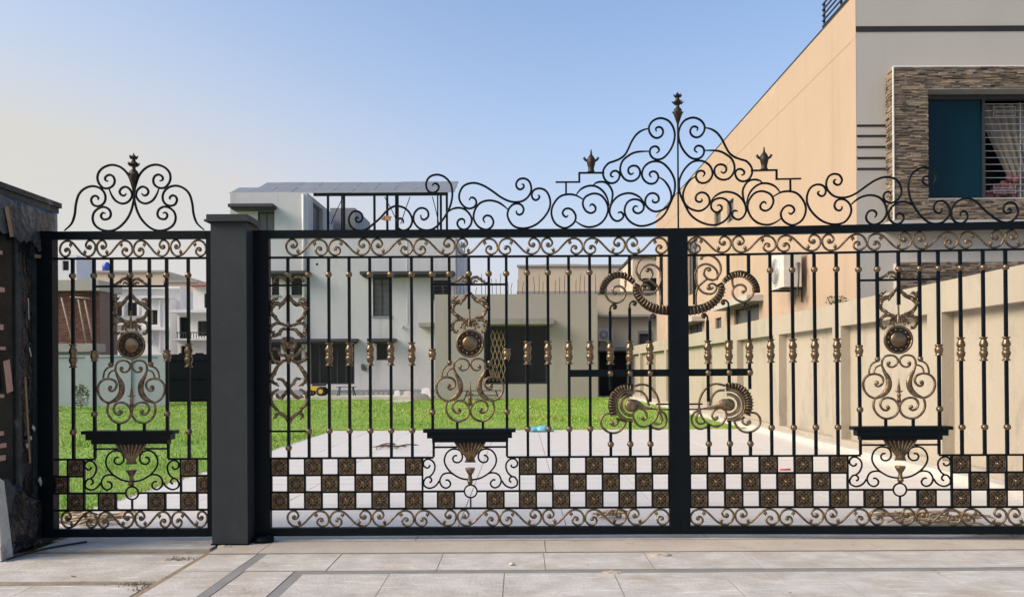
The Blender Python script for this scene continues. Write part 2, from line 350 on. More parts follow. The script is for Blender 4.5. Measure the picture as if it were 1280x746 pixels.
S_PTS = cv(340, 280, 8, [(222,212),(212,198),(196,208),(206,228),(236,222),(253,190),(228,152),(190,148),(155,175),(143,215),(160,265),(200,298),(250,300),(300,275),(350,225),(400,175),(435,155),(480,150),(525,170),(552,215),(550,260),(520,295),(480,303),(445,280),(440,248),(462,224),(490,230),(492,250),(478,250)])
def frieze(g, xs, ytop, ybot, start_flip=False):
    """row of S-scrolls; xs = list of (x0, x1)"""
    for i, (x0, x1) in enumerate(xs):
        flip = (i % 2 == 1) != start_flip
        def f(p):
            u = (p[0]-357.9) / (409.1-357.9); v = (p[1]-298.5) / (318.0-298.5)
            if flip: u = 1 - u
            return (x0 + 0.9 + u*(x1-x0-1.8), ytop + 1.3 + v*(ybot-ytop-2.6))
        mb = MB(); mb.ptube(g.path([f(p) for p in S_PTS], sub=3), 1.4 / K, 0, 7)
        for c in ((340+209/8, 280+207/8), (340+483/8, 280+243/8)):
            q = g.T(f(c)); mb.lathe(q[0], 0, [(-0.010, 1.9/K), (0.008, 2.3/K), (0.013, 1.2/K)], 9, 'Y', q[1])
        for (c, s) in (((340+262/8, 280+285/8), -1), ((340+428/8, 280+168/8), 1)):   # little trefoil leaves
            for dx, L in ((-2.2, 4.5), (0, 6.5), (2.2, 4.5)):
                a, b = g.T(f(c)), g.T(f((c[0]+dx, c[1]+s*L)))
                mb.ptube([a, ((a[0]+b[0])/2, (a[1]+b[1])/2), b], [0.8/K, 1.2/K, 0.25/K], -0.004, 5)
        mb.build('scroll', 'bronze', g.root)

def tiles(g, x0, n, pitch, first, rows=(571, 592.2, 613.3, 634.5), yd=0.0):
    """checker field: n columns from x0; first = row parity of column 0 ('o' outer rows, 'm' middle row)"""
    xs = [x0 + i * pitch for i in range(n+1)]
    for x in xs: g.bar_box('divider', x-1.1, x+1.1, rows[0]+1.2, rows[3]-1.2, 0.011)
    for i in range(n):
        outer = (i % 2 == 0) == (first == 'o')
        for r in ((0, 2) if outer else (1,)):
            q = g.T((x0+(i+0.5)*pitch, (rows[r]+rows[r+1])/2))
            o = place('rosette_tile', TILE, g.root, (q[0], 0, q[1]))
            o.scale = (abs((g.sb if g.mirror else 1) * (pitch-1.9) / 19.4), 1, (rows[1]-rows[0]-1.9) / 19.4)

def acanthus(mb, g, pts, r0, r1, r2, y=0.0, serr=0.10, nl=4):
    P = g.path(pts, sub=5); N = len(P)
    rr = []
    for i in range(N):
        t = i/(N-1); a = 1.5*(r0*(1-t)*(1-t)+2*r1*t*(1-t)+r2*t*t)
        rr.append(a*(1+serr*math.sin(t*nl*2*math.pi))/K)
    mb.ptube(P, rr, y, 7, 0.6)
    for k in range(nl):                          # side lobes of the leaf
        i = int((k+0.6)/nl*(N-2)); p, q = P[i], P[i+1]; L = math.hypot(q[0]-p[0], q[1]-p[1]) or 1e-6
        nx, nz = -(q[1]-p[1])/L, (q[0]-p[0])/L; s = 1 if k % 2 else -1
        w = rr[i]*1.35
        e = (p[0]+nx*s*w+(q[0]-p[0])/L*w*1.7, p[1]+nz*s*w+(q[1]-p[1])/L*w*1.7)
        mb.ptube([p, ((p[0]+e[0])/2, (p[1]+e[1])/2), e], [rr[i]*0.75, rr[i]*0.65, rr[i]*0.15], y-0.003, 5)

def medallion(g, dx=0.0, dy=0.0):
    """shield medallion with lyre scrolls, as on the left leaf at x = 587.5; moved by dx, dy"""
    AX = 587.3 + dx
    def both(fn):
        fn(lambda p: p); fn(lambda p: mir(p, AX))
    # acanthus crown
    mb = MB()
    def leafs(q):
        acanthus(mb, g, q(cv(530,330,10.66,[(598,372),(560,430),(505,488),(445,508),(400,545),(380,590)],dx,dy)), 0.8, 2.6, 1.5)
        acanthus(mb, g, q(cv(530,330,10.66,[(392,520),(395,470),(420,445),(448,442)],dx,dy)), 1.2, 2.2, 0.6, nl=2)
        acanthus(mb, g, q(cv(530,330,10.66,[(382,575),(400,640),(450,690),(530,730),(600,745)],dx,dy)), 1.2, 1.9, 0.8)
        acanthus(mb, g, q(cv(530,330,10.66,[(602,215),(560,178),(510,172),(455,212),(400,243),(365,248)],dx,dy)), 1.2, 1.6, 0.6, nl=3)
        acanthus(mb, g, q(cv(530,330,10.66,[(600,240),(560,235),(530,215),(505,240)],dx,dy)), 1.0, 1.1, 0.5, nl=2)
        acanthus(mb, g, q(cv(530,390,10.66,[(590,110),(520,100),(450,98),(405,125),(385,175),(395,230),(430,265),(455,240)],dx,dy)), 1.2, 1.7, 0.9)
        acanthus(mb, g, q(cv(530,390,10.66,[(600,150),(545,140),(505,165),(490,215)],dx,dy)), 1.1, 1.5, 0.8, nl=2)
        acanthus(mb, g, q(cv(530,390,10.66,[(600,190),(570,165),(540,190),(545,225)],dx,dy)), 0.9, 1.3, 0.8, nl=2)
    both(leafs)
    P = g.path([(AX, 384+dy), (AX, 389+dy), (AX, 394+dy), (AX, 399+dy), (AX, 402+dy), (AX, 408+dy)])
    mb.ptube(P, [1.2/K+3.4/K*max(0, (i/(len(P)-1)-0.35))**1.6 for i in range(len(P))], -0.004, 8, 0.7)
    mb.build('acanthus_crown', 'bronze', g.root)
    # shield
    c = g.T((587.7+dx, 428.9+dy)); mb = MB()
    mb.cur = 0; mb.lathe(c[0], 0, [(-0.012, 16.8/K), (0.004, 17.2/K), (0.004, 14.2/K), (0.004, 9/K), (0.006, 0.001)], 32, 'Y', c[1])
    mb.cur = 1
    ring = [(c[0]+math.cos(t*math.pi/18)*16.2/K, c[1]+math.sin(t*math.pi/18)*16.2/K) for t in range(37)]
    mb.ptube(ring, 1.7/K, -0.004, 8)
    sh = mb.build('shield', ['bronze_dark', 'gold'], g.root)
    MB().lathe(c[0], -0.003, [(0, 10/K), (0.008, 9.8/K), (0.013, 8.8/K), (0.017, 8/K), (0.022, 5/K), (0.024, 0.001)], 24, 'Y', c[1]).build('boss', 'gold', sh)
    for k in range(12):
        a = k*math.pi/6+0.26; MB().ball(c[0]+math.cos(a)*12.4/K, -0.007, c[1]+math.sin(a)*12.4/K, 1.4/K, 7).build('bead', 'gold', sh)
    # lyre
    def lyre(q):
        mb = MB()
        mb.ptube(g.path(q(cv(530,440,10.66,[(492,180),(470,190),(480,225),(530,240),(580,210),(600,150),(570,105),(520,85),(450,95),(410,140),(400,200)],dx,dy))), 1.35/K, 0, 8)
        body = [(402,150,11),(400,205,13),(425,285,20),(465,360,32),(485,430,39),(478,510,40),(435,580,36),(375,622,26),(310,642,11)]
        bp = g.path(q(cv(530,440,10.66,[(b[0], b[1]) for b in body],dx,dy)))
        br = smooth([(b[2]/10.66/K,) for b in body]); mb.ptube(bp, [b[0] for b in br], 0, 8, 0.6)
        o = mb.build('lyre_scroll', 'bronze', g.root)
        for i in range(12, len(bp)-3, 3):
            k = (i % 2); MB().ball(bp[i][0], -0.6*br[i][0]-0.002, bp[i][1], 0.9/K, 6).build('bead', 'gold', o)
        b = q(cv(530,440,10.66,[(485,188),(345,135),(335,442)],dx,dy))
        for (p, r) in zip(b, (2.4, 3.4, 2.5)):
            x, z = g.T(p); MB().ball(x, -0.004, z, r/K, 10).build('ball', 'gold' if r > 3 else 'bronze', o)
        g.scroll('scroll', q(cv(530,440,10.66,[(345,440),(325,430),(315,455),(330,485),(365,488),(403,455),(415,405),(390,355),(320,328),(240,340),(185,390),(165,460),(180,540),(230,610),(300,645),(350,640)],dx,dy)), 1.5, 'bronze')
        g.scroll('scroll', q(cv(530,440,10.66,[(360,160),(300,178),(258,225),(240,290),(240,340)],dx,dy)), 1.2, 'bronze')
        g.scroll('scroll', q(cv(530,440,10.66,[(395,212),(345,228),(312,265),(300,330)],dx,dy)), 1.1, 'bronze')
        o = g.scroll('scroll', q(cv(530,480,10.66,[(470,328),(485,350),(450,380),(400,360),(375,300),(400,240),(460,215),(530,230),(580,275),(606,340),(590,410),(540,465),(450,490),(370,460),(310,390),(290,310),(310,215)],dx,dy)), 1.5, 'bronze')
        x, z = g.T(q(cv(530,480,10.66,[(463,335)],dx,dy))[0]); MB().ball(x, -0.004, z, 2.3/K, 10).build('ball', 'bronze', o)
        s = q(cv(530,480,10.66,[(440,495),(440,590)],dx,dy)); g.bar_box('bar', s[0][0]-1.5, s[0][0]+1.5, s[0][1], s[1][1], 1.5/K)
    both(lyre)
    # spear between the scrolls
    x = AX + 0.2; z = lambda y: EYE + (PY - y - dy) / K
    c = g.T((x, 0))[0]
    mb = MB(); mb.lathe(c, 0, [(z(h), r/K) for h, r in ((506.5,1.2),(504,2.2),(501.5,2.4),(499.5,1.6),(498.5,2.3),(496,2.4),(494.5,1.2),(493.5,1.6),(490,2.1),(484,1.2),(476,0.2))], 10)
    mb.ptube([(c-5/K, z(491.5)), (c-2/K, z(493)), (c+2/K, z(493)), (c+5/K, z(491.5))], [0.4/K, 1/K, 1/K, 0.4/K], 0, 6)
    mb.build('spear', 'bronze', g.root)
    # bracket shelf
    for k, (a, b, t, u, d) in enumerate(((529.7, 644.2, 535, 539.2, 0.075), (534.3, 639.6, 539.2, 546.4, 0.062), (540.3, 634.8, 546.4, 551.6, 0.048))):
        p, q = g.T((a+dx, t+dy)), g.T((b+dx, u+dy)); MB().box(p[0], q[0], -d, d*0.6, p[1], q[1]).build('shelf_tier', 'iron', g.root)
    # fluted leaf under the shelf, ribs fanned
    mb = MB(); c0 = 587.3 + dx
    for k in range(-7, 8):
        t = k / 7.0; mb.cur = 1 if k % 2 else 0
        pts = [(c0+t*18.5, 551.6+dy), (c0+t*15.5, 557+dy), (c0+t*10, 563.5+dy), (c0+t*5.2, 570+dy), (c0+t*4.2+0.6*t, 573.5+dy), (c0+t*6.6, 577+dy)]
        mb.ptube(g.path(pts, sub=3), [1.5/K]*10+[1.1/K]*3+[0.8/K]*3, -0.006-0.012*(1-abs(t))-(0.004 if k % 2 else 0), 6)
    mb.build('leaf_drop', ['bronze_dark', 'bronze'], g.root)
    # stepped support and console scrolls
    for a in (541.6, 633.2): g.bar_box('support', a+dx-1.4, a+dx+1.4, 551.6+dy, 570.0, 0.011)
    g.bar_box('support', 543+dx, 631.8+dx, 557+dy, 559.2+dy, 0.009)
    for pts in ([(462,352),(432,355),(413,388),(433,424),(478,430),(515,400),(522,350),(500,300),(450,278),(390,285),(340,330),(318,400),(335,470),(390,540),(460,590),(520,615),(590,627)],
                [(330,632),(358,630),(385,662),(375,700),(335,720),(290,700),(265,650),(275,600),(310,560),(370,548),(420,562)],
                [(150,458),(145,480),(115,490),(82,465),(80,430),(100,400),(140,390),(180,410),(208,455),(205,510),(180,560),(145,590)],
                [(148,658),(170,640),(165,610),(140,593),(105,605),(80,650),(90,695),(140,720),(190,710),(230,680),(255,640)]):
        q = cv(520,530,9.1,pts,dx,dy)
        g.scroll('scroll', q, 1.15); g.scroll('scroll', mir(q, AX+0.1), 1.15)
    mb = MB(); c = g.T((587.0+dx, 0))[0]
    mb.lathe(c, 0, [(z(h), r/K) for h, r in ((604.5,2.5),(602,3.5),(600,3.3),(598.5,3.0),(594,2.2),(592,2.6),(590,4.2),(585.5,6.2),(584.2,6.2))], 14)
    pot = mb.build('pot', 'bronze', g.root); MB().ball(c, -0.012, z(601), 3.4/K, 10).build('ball', 'gold', pot)
    cc = g.T((587.6+dx, 613.3))
    MB().ptube([(cc[0]+math.cos(t*math.pi/14)*7.9/K, cc[1]+math.sin(t*math.pi/14)*7.9/K) for t in range(29)], 1.1/K, 0, 6).build('ring', 'iron', g.root)

def console_field(g, dx=0.0):
    """third row of the checker under the console, between x = 527 and 649 (moved by dx)"""
    g.bar_box('divider', 528.4+dx, 579.2+dx, 612.2, 614.4, 0.0115); g.bar_box('divider', 596.2+dx, 648.4+dx, 612.2, 614.4, 0.0115)
    for x in (546.4, 567.2, 608.2, 629): g.bar_box('divider', x+dx-1.1, x+dx+1.1, 614.4, 633.3, 0.011)
    g.bar_box('divider', 587.6+dx-0.9, 587.6+dx+0.9, 621.5, 633.3, 0.010)
    for x in (556.8, 618.6):
        q = g.T((x+dx, 623.9)); o = place('rosette_tile', TILE, g.root, (q[0], 0, q[1])); o.scale = ((g.sb if g.mirror else 1) * 18.8/19.4, 1, 19.2/19.4)

def flower_finial(g, cx, tip, s, crest=True):
    """three-tiered flower spire; s = crop scale of the profile"""
    mb = MB(); c = g.T((cx, 0), crest)[0]; z = lambda y: EYE + (PY - y) / K
    prof = [(375,9),(350,11),(330,18),(300,28),(260,42),(235,46),(205,38),(185,17),(165,18),(140,36),(125,40),(112,22),(95,15),(75,28),(62,26),(50,10),(30,2)]
    mb.lathe(c, 0, [(z(tip + (h-30)/s), r/s/K) for h, r in prof], 10)
    for (h, r, up) in ((235, 58, 10), (130, 62, 4), (62, 44, 6)):        # petal tips turned out
        for k in range(6):
            a = k*math.pi/3; x0, y0 = math.cos(a), math.sin(a)
            mb.tube3([(c+x0*r*.45/s/K, y0*r*.45/s/K, z(tip+(h+22-30)/s)), (c+x0*r*.8/s/K, y0*r*.8/s/K, z(tip+(h+6-30)/s)), (c+x0*r/s/K, y0*r/s/K, z(tip+(h-up-30)/s))], [10/s/K, 8/s/K, 1.5/s/K], 5)
    return mb.build('finial', 'bronze_dark', g.root)

A8 = lambda pts: cv(430, 205, 8, pts)
B8 = lambda pts: cv(560, 205, 8, pts)
C8 = lambda pts: cv(690, 205, 8, pts)
G8 = lambda pts: cv(690, 175, 8, pts)
D8 = lambda pts: cv(740, 112, 8, pts)
CREST = [
 A8([(155,540),(140,520),(122,540),(140,567),(170,565),(192,530),(185,490),(150,463),(105,463),(70,495),(55,550),(75,610),(120,645),(180,655),(240,635),(300,590),(370,530),(430,465),(490,422),(545,412),(610,430),(660,475),(690,545),(675,610),(640,645),(590,655),(545,625),(532,580),(550,545),(575,535),(600,555),(598,585)]),
 A8([(775,500),(783,538),(812,549),(845,525),(853,490),(835,450),(790,432),(745,445),(710,490),(703,550),(725,600),(770,640),(840,655),(910,635),(980,570),(1040,480),(1075,400),(1092,310),(1085,220),(1055,160),(1000,115),(935,100),(870,120),(835,170),(833,225),(860,270),(905,280),(945,255),(958,220),(940,193),(910,190),(890,212)]),
 B8([(5,475),(50,445),(110,432),(170,445),(220,490),(245,545),(235,600),(200,640),(160,650),(120,630),(100,590),(115,555),(145,543),(172,558),(172,592)]),
 B8([(218,358),(240,330),(275,340),(292,375),(280,415),(240,438),(195,435),(150,400),(122,345),(125,285),(160,220),(220,190),(290,187),(370,215),(450,265),(540,330),(620,368),(690,378),(760,365),(815,320),(842,260),(835,200),(810,160),(765,142),(715,155),(690,200),(705,240),(735,252),(765,232),(765,205),(745,198)]),
 B8([(378,582),(360,550),(375,520),(405,510),(440,525),(462,570),(450,615),(415,645),(370,650),(310,620),(270,560),(265,500),(290,430),(340,380),(420,360),(500,375),(560,410),(608,452)]),
 B8([(693,462),(695,490),(720,505),(752,490),(765,450),(745,410),(705,393),(655,405),(615,450),(603,510),(625,570),(670,620),(740,640),(820,632),(900,595),(970,530),(1015,460),(1032,390),(1020,320),(985,265),(930,243),(875,255),(848,295),(855,340),(885,360),(915,345),(924,320),(906,310)]),
 C8([(170,512),(150,530),(122,510),(115,480),(140,450),(180,445),(220,470),(245,520),(235,575),(190,620),(130,640),(60,610),(20,560),(2,490),(15,420),(60,350),(110,315),(180,303),(250,315),(325,358)]),
 C8([(385,425),(400,405),(425,410),(445,440),(435,475),(395,492),(350,472),(320,420),(320,370),(350,325),(420,297),(490,310),(540,360),(568,430),(560,500),(520,570),(460,615),(380,632),(310,615),(242,572)]),
 C8([(252,308),(290,260),(340,230),(400,218),(460,230),(520,275),(560,340),(580,420)]),
 C8([(422,215),(450,190),(500,180),(550,190),(590,230),(615,290),(608,360),(588,425)]),
 D8([(580,395),(520,410),(460,450),(410,520),(375,595),(340,655),(290,695),(230,720),(175,740)]) + G8([(530,290),(520,345),(545,405),(590,433),(635,430),(672,400),(687,350),(665,318),(630,312),(600,335),(602,365),(628,372)]),
 D8([(655,642),(683,615),(668,582),(635,573),(598,595),(590,640),(615,685),(665,705),(725,688),(785,625),(825,545),(840,460),(825,385),(785,325),(735,298),(680,293),(620,320),(583,375),(588,430),(620,475),(665,490),(708,468),(724,425),(708,390),(680,380),(650,395),(658,425)]),
 G8([(988,118),(900,120),(830,132),(770,165),(715,215),(692,290),(705,350),(745,400),(800,415),(850,400),(885,360),(888,305),(860,268),(815,262),(778,285),(775,325),(800,347),(828,332)]),
 G8([(1005,378),(985,350),(1000,325),(1035,320),(1065,345),(1072,385),(1045,430),(995,443),(945,420),(912,370),(915,310),(945,260),(1000,225),(1070,220),(1130,245),(1190,310),(1230,390),(1240,460),(1228,550)]) + C8([(1190,400),(1140,500),(1080,560),(1010,600),(930,622),(860,618),(790,580),(745,520),(735,450),(765,385),(820,357),(880,365),(920,400),(925,450),(900,485),(865,497),(830,480),(820,450),(840,425),(868,430)]),
 C8([(1075,135),(1130,170),(1180,240),(1202,320),(1185,400),(1130,455),(1050,480),(990,460),(945,410),(945,350),(980,305),(1030,297),(1070,325),(1075,370),(1045,390),(1015,380),(1020,356)]),
 C8([(930,392),(890,340),(830,305),(770,295),(700,310),(640,350),(595,420),(585,490),(610,545),(650,572),(690,565),(722,528),(710,492),(685,484),(666,494)]),
]
def crest(g, with_post):
    for pts in CREST: g.scroll('crest_scroll', [(x, y+0.4) for x, y in pts], 1.4, crest=True, taper=True)
    mb = MB(); st = C8([(55,187),(283,182),(283,97),(524,90)])
    for a, b in zip(st, st[1:]):
        p, q = g.T(a, True), g.T(b, True); mb.box(min(p[0], q[0])-1.2/K, max(p[0], q[0])+1.2/K, -1.2/K, 1.2/K, min(p[1], q[1])-0.6/K, max(p[1], q[1])+0.6/K) if abs(p[0]-q[0]) > abs(p[1]-q[1]) else \
            mb.box(p[0]-1.2/K, p[0]+1.2/K, -1.15/K, 1.15/K, min(p[1], q[1]), max(p[1], q[1]))
    a = C8([(150,185),(150,304)]); p, q = g.T(a[0], True), g.T(a[1], True); mb.box(p[0]-1.1/K, p[0]+1.1/K, -1.1/K, 1.1/K, p[1], q[1])
    mb.build('stepped_bar', 'iron', g.root)
    # urn finial on the step
    c = g.T((690+402/8, 0), True)[0]; z = lambda y: EYE + (PY - (175 + y/8)) / K; mb = MB()
    mb.lathe(c, 0, [(z(h), r/8/K) for h, r in ((333,38),(318,36),(300,28),(275,32),(240,42),(215,44),(190,38),(170,26),(155,14),(130,9),(110,7),(98,2))], 10)
    for s in (-1, 1, ):
        mb.ptube([(c+s*30/8/K, z(225)), (c+s*55/8/K, z(205)), (c+s*72/8/K, z(185)), (c+s*62/8/K, z(175))], [8/8/K, 14/8/K, 14/8/K, 6/8/K], 0, 6)
    mb.build('urn_finial', 'bronze_dark', g.root)
    if with_post:
        g.bar_box('crest_post', 847.9, 849.7, 158, 286.9, 0.9/K, crest=True)
        flower_finial(g, 848.9, 116.0, 8)

def feather(mb, g, pts, w, step=3.3, y=0.0):
    """ribbed horn: pts = (x, y, inner half width, outer half width) along its spine"""
    P = smooth([(*g.T((p[0], p[1])), p[2]/K, p[3]/K) for p in pts], 8)
    mb.cur = 1; mb.ptube([(p[0], p[1]) for p in P], [(p[2]+p[3])/2*1.08 for p in P], y, 10, 0.25); mb.cur = 0
    acc = 0.0
    for i in range(1, len(P)-1):
        a, b = P[i-1], P[i+1]; L = math.hypot(P[i][0]-P[i-1][0], P[i][1]-P[i-1][1]); acc += L
        if acc * K < step: continue
        acc = 0; tx, tz = b[0]-a[0], b[1]-a[1]; q = math.hypot(tx, tz) or 1e-6; nx, nz = -tz/q, tx/q
        p = P[i]
        mb.ptube([(p[0]-nx*p[2]*0.9, p[1]-nz*p[2]*0.9), (p[0], p[1]), (p[0]+nx*p[3]*0.7, p[1]+nz*p[3]*0.7), (p[0]+nx*p[3]*1.2, p[1]+nz*p[3]*1.2)], [0.5/K, 0.85/K, 1.25/K, 1.0/K], y-0.010, 6)
    return mb

def lock_ornaments(g):
    U = lambda pts: cv(740, 310, 8.29, pts)
    Wd = lambda pts: cv(740, 460, 8.29, pts)
    # upper ribbed horn
    sp = lambda f, L: [(*f([(x, y)])[0], a/8.29, b/8.29) for x, y, a, b in L]
    mb = MB(); feather(mb, g, sp(U, [(112,486,34,34),(118,425,34,34),(150,358,32,36),(205,308,30,36),(270,285,28,36),(340,296,28,34),(395,325,26,30),(440,368,22,24)]), 1)
    mb.build('ribbed_horn', ['gold', 'bronze_dark'], g.root)
    mb = MB(); feather(mb, g, sp(U, [(480,380,30,30),(458,430,32,32),(480,505,34,36),(540,575,38,40),(620,625,42,42),(710,650,44,44),(800,656,46,46)]), 1)
    mb.build('ribbed_horn', ['gold', 'bronze_dark'], g.root)
    for pts, bl in (([(255,478),(225,465),(222,430),(255,402),(305,405),(343,440),(350,490),(315,550),(245,577),(180,545),(145,485),(150,425)], (247,475,2.4)),
               ([(350,335),(352,380),(338,430)], None),
               ([(588,425),(565,440),(540,420)], (585,428,3.0)),
               ([(505,345),(500,270),(540,210),(610,180),(680,205),(720,270),(715,350),(690,420),(640,475),(570,490),(525,465),(508,415),(540,385),(580,392),(600,425)], None),
               ([(500,325),(465,250),(478,170),(530,110),(590,90),(655,105)], (655,118,2.4)),
               ([(500,325),(540,347),(600,330),(632,280),(615,230),(578,224),(566,250)], (582,240,2.6)),
               ([(600,335),(650,375),(700,430),(715,510),(715,620)], None)):
        b = [(*U([(bl[0], bl[1])])[0], bl[2])] if bl else []
        g.scroll('scroll', U(pts), 1.5, 'bronze', blobs=b)
    # lower shell
    mb = MB(); feather(mb, g, sp(Wd, [(425,205,30,34),(360,200,32,34),(290,222,34,34),(232,275,34,36),(205,345,34,36),(202,420,34,34),(222,500,28,30)]), 1)
    mb.build('ribbed_shell', ['gold', 'bronze_dark'], g.root)
    c = Wd([(405,390)])[0]
    def arc(r, a0, a1, n=22): return [(c[0]+r*math.cos(R(a0+(a1-a0)*i/n)), c[1]-r*math.sin(R(a0+(a1-a0)*i/n))) for i in range(n+1)]
    for r, w, m in ((20.2, 1.3, 'bronze'), (17.6, 1.2, 'gold'), (13.6, 1.2, 'bronze'), (11.4, 0.9, 'gold')):
        g.scroll('shell_ring', arc(r, 82, 275), w, m)
    mb = MB()
    bp = [(395,395,62),(425,390,64),(455,385,55),(490,395,38),(530,412,24),(590,424,14),(690,434,9),(805,436,9)]
    P = g.path([Wd([(b[0], b[1])])[0] for b in bp]); rr = [r[0] for r in smooth([(b[2]/8.29/K,) for b in bp])]
    mb.ptube(P, rr, 0, 10, 0.5); p = g.T(Wd([(400,392)])[0]); mb.ball(p[0], 0, p[1], 7.9/K, 14, 0.5)
    mb.build('handle', 'bronze', g.root)
    for pts, bl in (([(430,195),(520,175),(600,200),(660,270),(692,360),(690,440),(660,530),(600,590),(530,615),(470,590),(428,520),(430,460),(480,425),(540,448),(567,505),(540,545),(512,530)], (522,528,2.6)),
               ([(440,240),(510,250),(560,300),(590,395)], None),
               ([(610,615),(690,640),(750,600),(770,530),(740,470),(690,450)], None),
               ([(640,575),(690,587),(722,550),(712,490),(690,460)], None),
               ([(195,470),(125,487),(90,550),(108,620),(180,672),(260,670),(320,620),(350,555)], None),
               ([(262,525),(265,575),(222,600),(190,578),(200,552)], (210,572,2.4)),
               ([(245,520),(300,545),(360,560)], None)):
        b = [(*Wd([(bl[0], bl[1])])[0], bl[2])] if bl else []
        g.scroll('scroll', Wd(pts), 1.5, 'bronze', blobs=b)
    for (a, b, y, r) in ((660, 800, 381, 1.1),):
        q = Wd([(a, y), (b, y)]); g.scroll('latch_bolt', [q[0], ((q[0][0]+q[1][0])/2, q[0][1]), q[1]], r, 'iron')
    # hooked bars and lock bar
    g.bar_box('lock_bar', 760 if g.mirror else 712, 836.2, 462.3, 471.2, 0.021, yoff=0.012)
    for x, hb in ((763.0, (769.0, 384.8)), (787.4, (793.7, 380.6)), (812.6, (817.2, 397.0))):
        top = hb[1]+2
        b = g.bar_box('bar', x-1.7, x+1.7, top+3, {763.0: 488, 787.4: 485, 812.6: 503}[x], 1.7/K)
        MB().ptube(g.path([(x, top+4), (x+0.2, top-1.5), (x+2.5, top-4.6), (hb[0]-0.5, top-5.4), (hb[0]+2.6, top-2.5)]), 1.3/K, 0, 7).build('hook', 'bronze_dark', b)
        q = g.T(hb); MB().ball(q[0], 0, q[1], 2.8/K, 9).build('ball', 'bronze_dark', b)
        q = g.T((x, 441.5)); place('collar', COLLAR2, b, (q[0], 0, q[1])); q = g.T((x, 467.2)); place('ball', BALL, b, (q[0], -0.010, q[1]))
        b2 = g.bar_box('bar', x-1.7, x+1.7, {763.0: 541, 787.4: 527, 812.6: 531}[x], 570.2, 2.2/K)
        q = g.T((x, 555.6)); place('ball', BALL, b2, (q[0], -0.004, q[1]))
    g.bar_box('bar', 761.3, 764.7, 321.6, 344, 2.2/K); g.bar_box('bar', 785.7, 789.1, 321.6, 345.5, 2.2/K)
    g.bar_box('bar', 825.5, 829.5, 322, 382, 0.008, m='bronze_dark', yoff=0.012)

def acanthus_column(g):
    AX = 361.2; q1 = lambda L: cv(330,335,11.47,L); q2 = lambda L: cv(330,390,11.47,L); q3 = lambda L: cv(330,445,11.47,L); q4 = lambda L: cv(330,500,8.78,L)
    tp = MB(); mb = MB()
    for f in (lambda p: p, lambda p: mir(p, AX)):
        acanthus(tp, g, f(q1([(365,205),(310,150),(240,112),(175,122),(140,170),(165,180)])), 1.0, 1.4, 0.7, nl=3)
        A = lambda pts, a, b, c, nl=4: acanthus(mb, g, f(pts), a, b, c, nl=nl)
        A(q1([(348,365),(312,440),(245,508),(185,490),(130,530),(95,585)]), 0.8, 2.8, 1.4)
        A(q1([(105,540),(115,470),(160,430),(212,432)]), 1.1, 2.2, 0.5, 2)
        A(q1([(95,580),(130,650),(205,740)])+q2([(232,138)]), 1.3, 2.0, 0.6)
        A(q2([(345,185),(285,165),(200,140),(130,168),(97,225),(125,278),(155,268)]), 1.0, 1.9, 0.9)
        A(q2([(345,230),(265,232),(215,290),(165,322),(115,330)]), 0.9, 2.4, 0.9)
        A(q2([(345,350),(290,370),(272,430),(290,500),(330,555)]), 1.0, 1.8, 1.0, 3)
        A(q2([(350,410),(315,430),(310,490),(340,545)]), 0.9, 1.5, 0.9, 2)
        A(q2([(355,580),(290,606),(225,580),(185,515),(120,502)]), 0.9, 2.0, 0.9)
        A(q2([(355,655),(230,700),(140,672),(102,615),(108,555)]), 0.9, 2.2, 1.0)
        A(q3([(285,50),(205,120),(155,200),(112,285),(125,350),(215,412)]), 0.9, 2.6, 0.8)
        A(q3([(185,312),(255,315),(300,375),(345,432)]), 0.8, 2.0, 0.8, 3)
        A(q3([(345,445),(305,520),(235,577),(170,545)]), 0.8, 2.2, 1.0, 3)
        A(q3([(210,455),(150,490),(105,560),(100,620),(130,690),(185,745)])+q4([(130,80),(180,130)]), 0.8, 2.2, 0.7)
        A(q4([(272,235),(232,168),(172,130),(132,150),(130,185)]), 1.2, 1.8, 1.2, 3)
    P = g.path(q2([(355,60),(355,110),(355,150),(355,195)])); mb.ptube(P, [1.1/K+2.8/K*(i/(len(P)-1))**2 for i in range(len(P))], -0.004, 8, 0.7)
    P = g.path(q2([(355,590),(355,640),(355,690),(355,740)])); mb.ptube(P, [4.6/K*(1-i/(len(P)-1))**0.7+0.9/K for i in range(len(P))], -0.004, 8, 0.6)
    p = g.T((AX, 430)); mb.ball(p[0], 0, p[1], 5.0/K, 10, 0.6)
    mb.build('acanthus_ornament', 'bronze', g.root); tp.build('leaf_spray', 'bronze', g.root)
    g.bar_box('tie_bar', 338, 384, 354, 356.4, 0.010); g.bar_box('tie_bar', 338, 384, 536, 538.4, 0.010)

def leaf_frame(g, x0, x1, sl, sr, d=0.03):
    """stiles and rails of a leaf from x0 to x1, stile widths sl, sr"""
    g.bar_box('stile', x0, x0+sl, 286.9, 667.5, d); g.bar_box('stile', x1-sr, x1, 286.9, 667.5, d)
    g.bar_box('top_rail', x0+sl, x1-sr, 286.9, 296.6, d-0.003); g.bar_box('bottom_rail', x0+sl, x1-sr, 657.6, 667.5, d-0.003)
    g.bar_box('rail', x0+sl, x1-sr, 319.2, 321.8, 0.013)

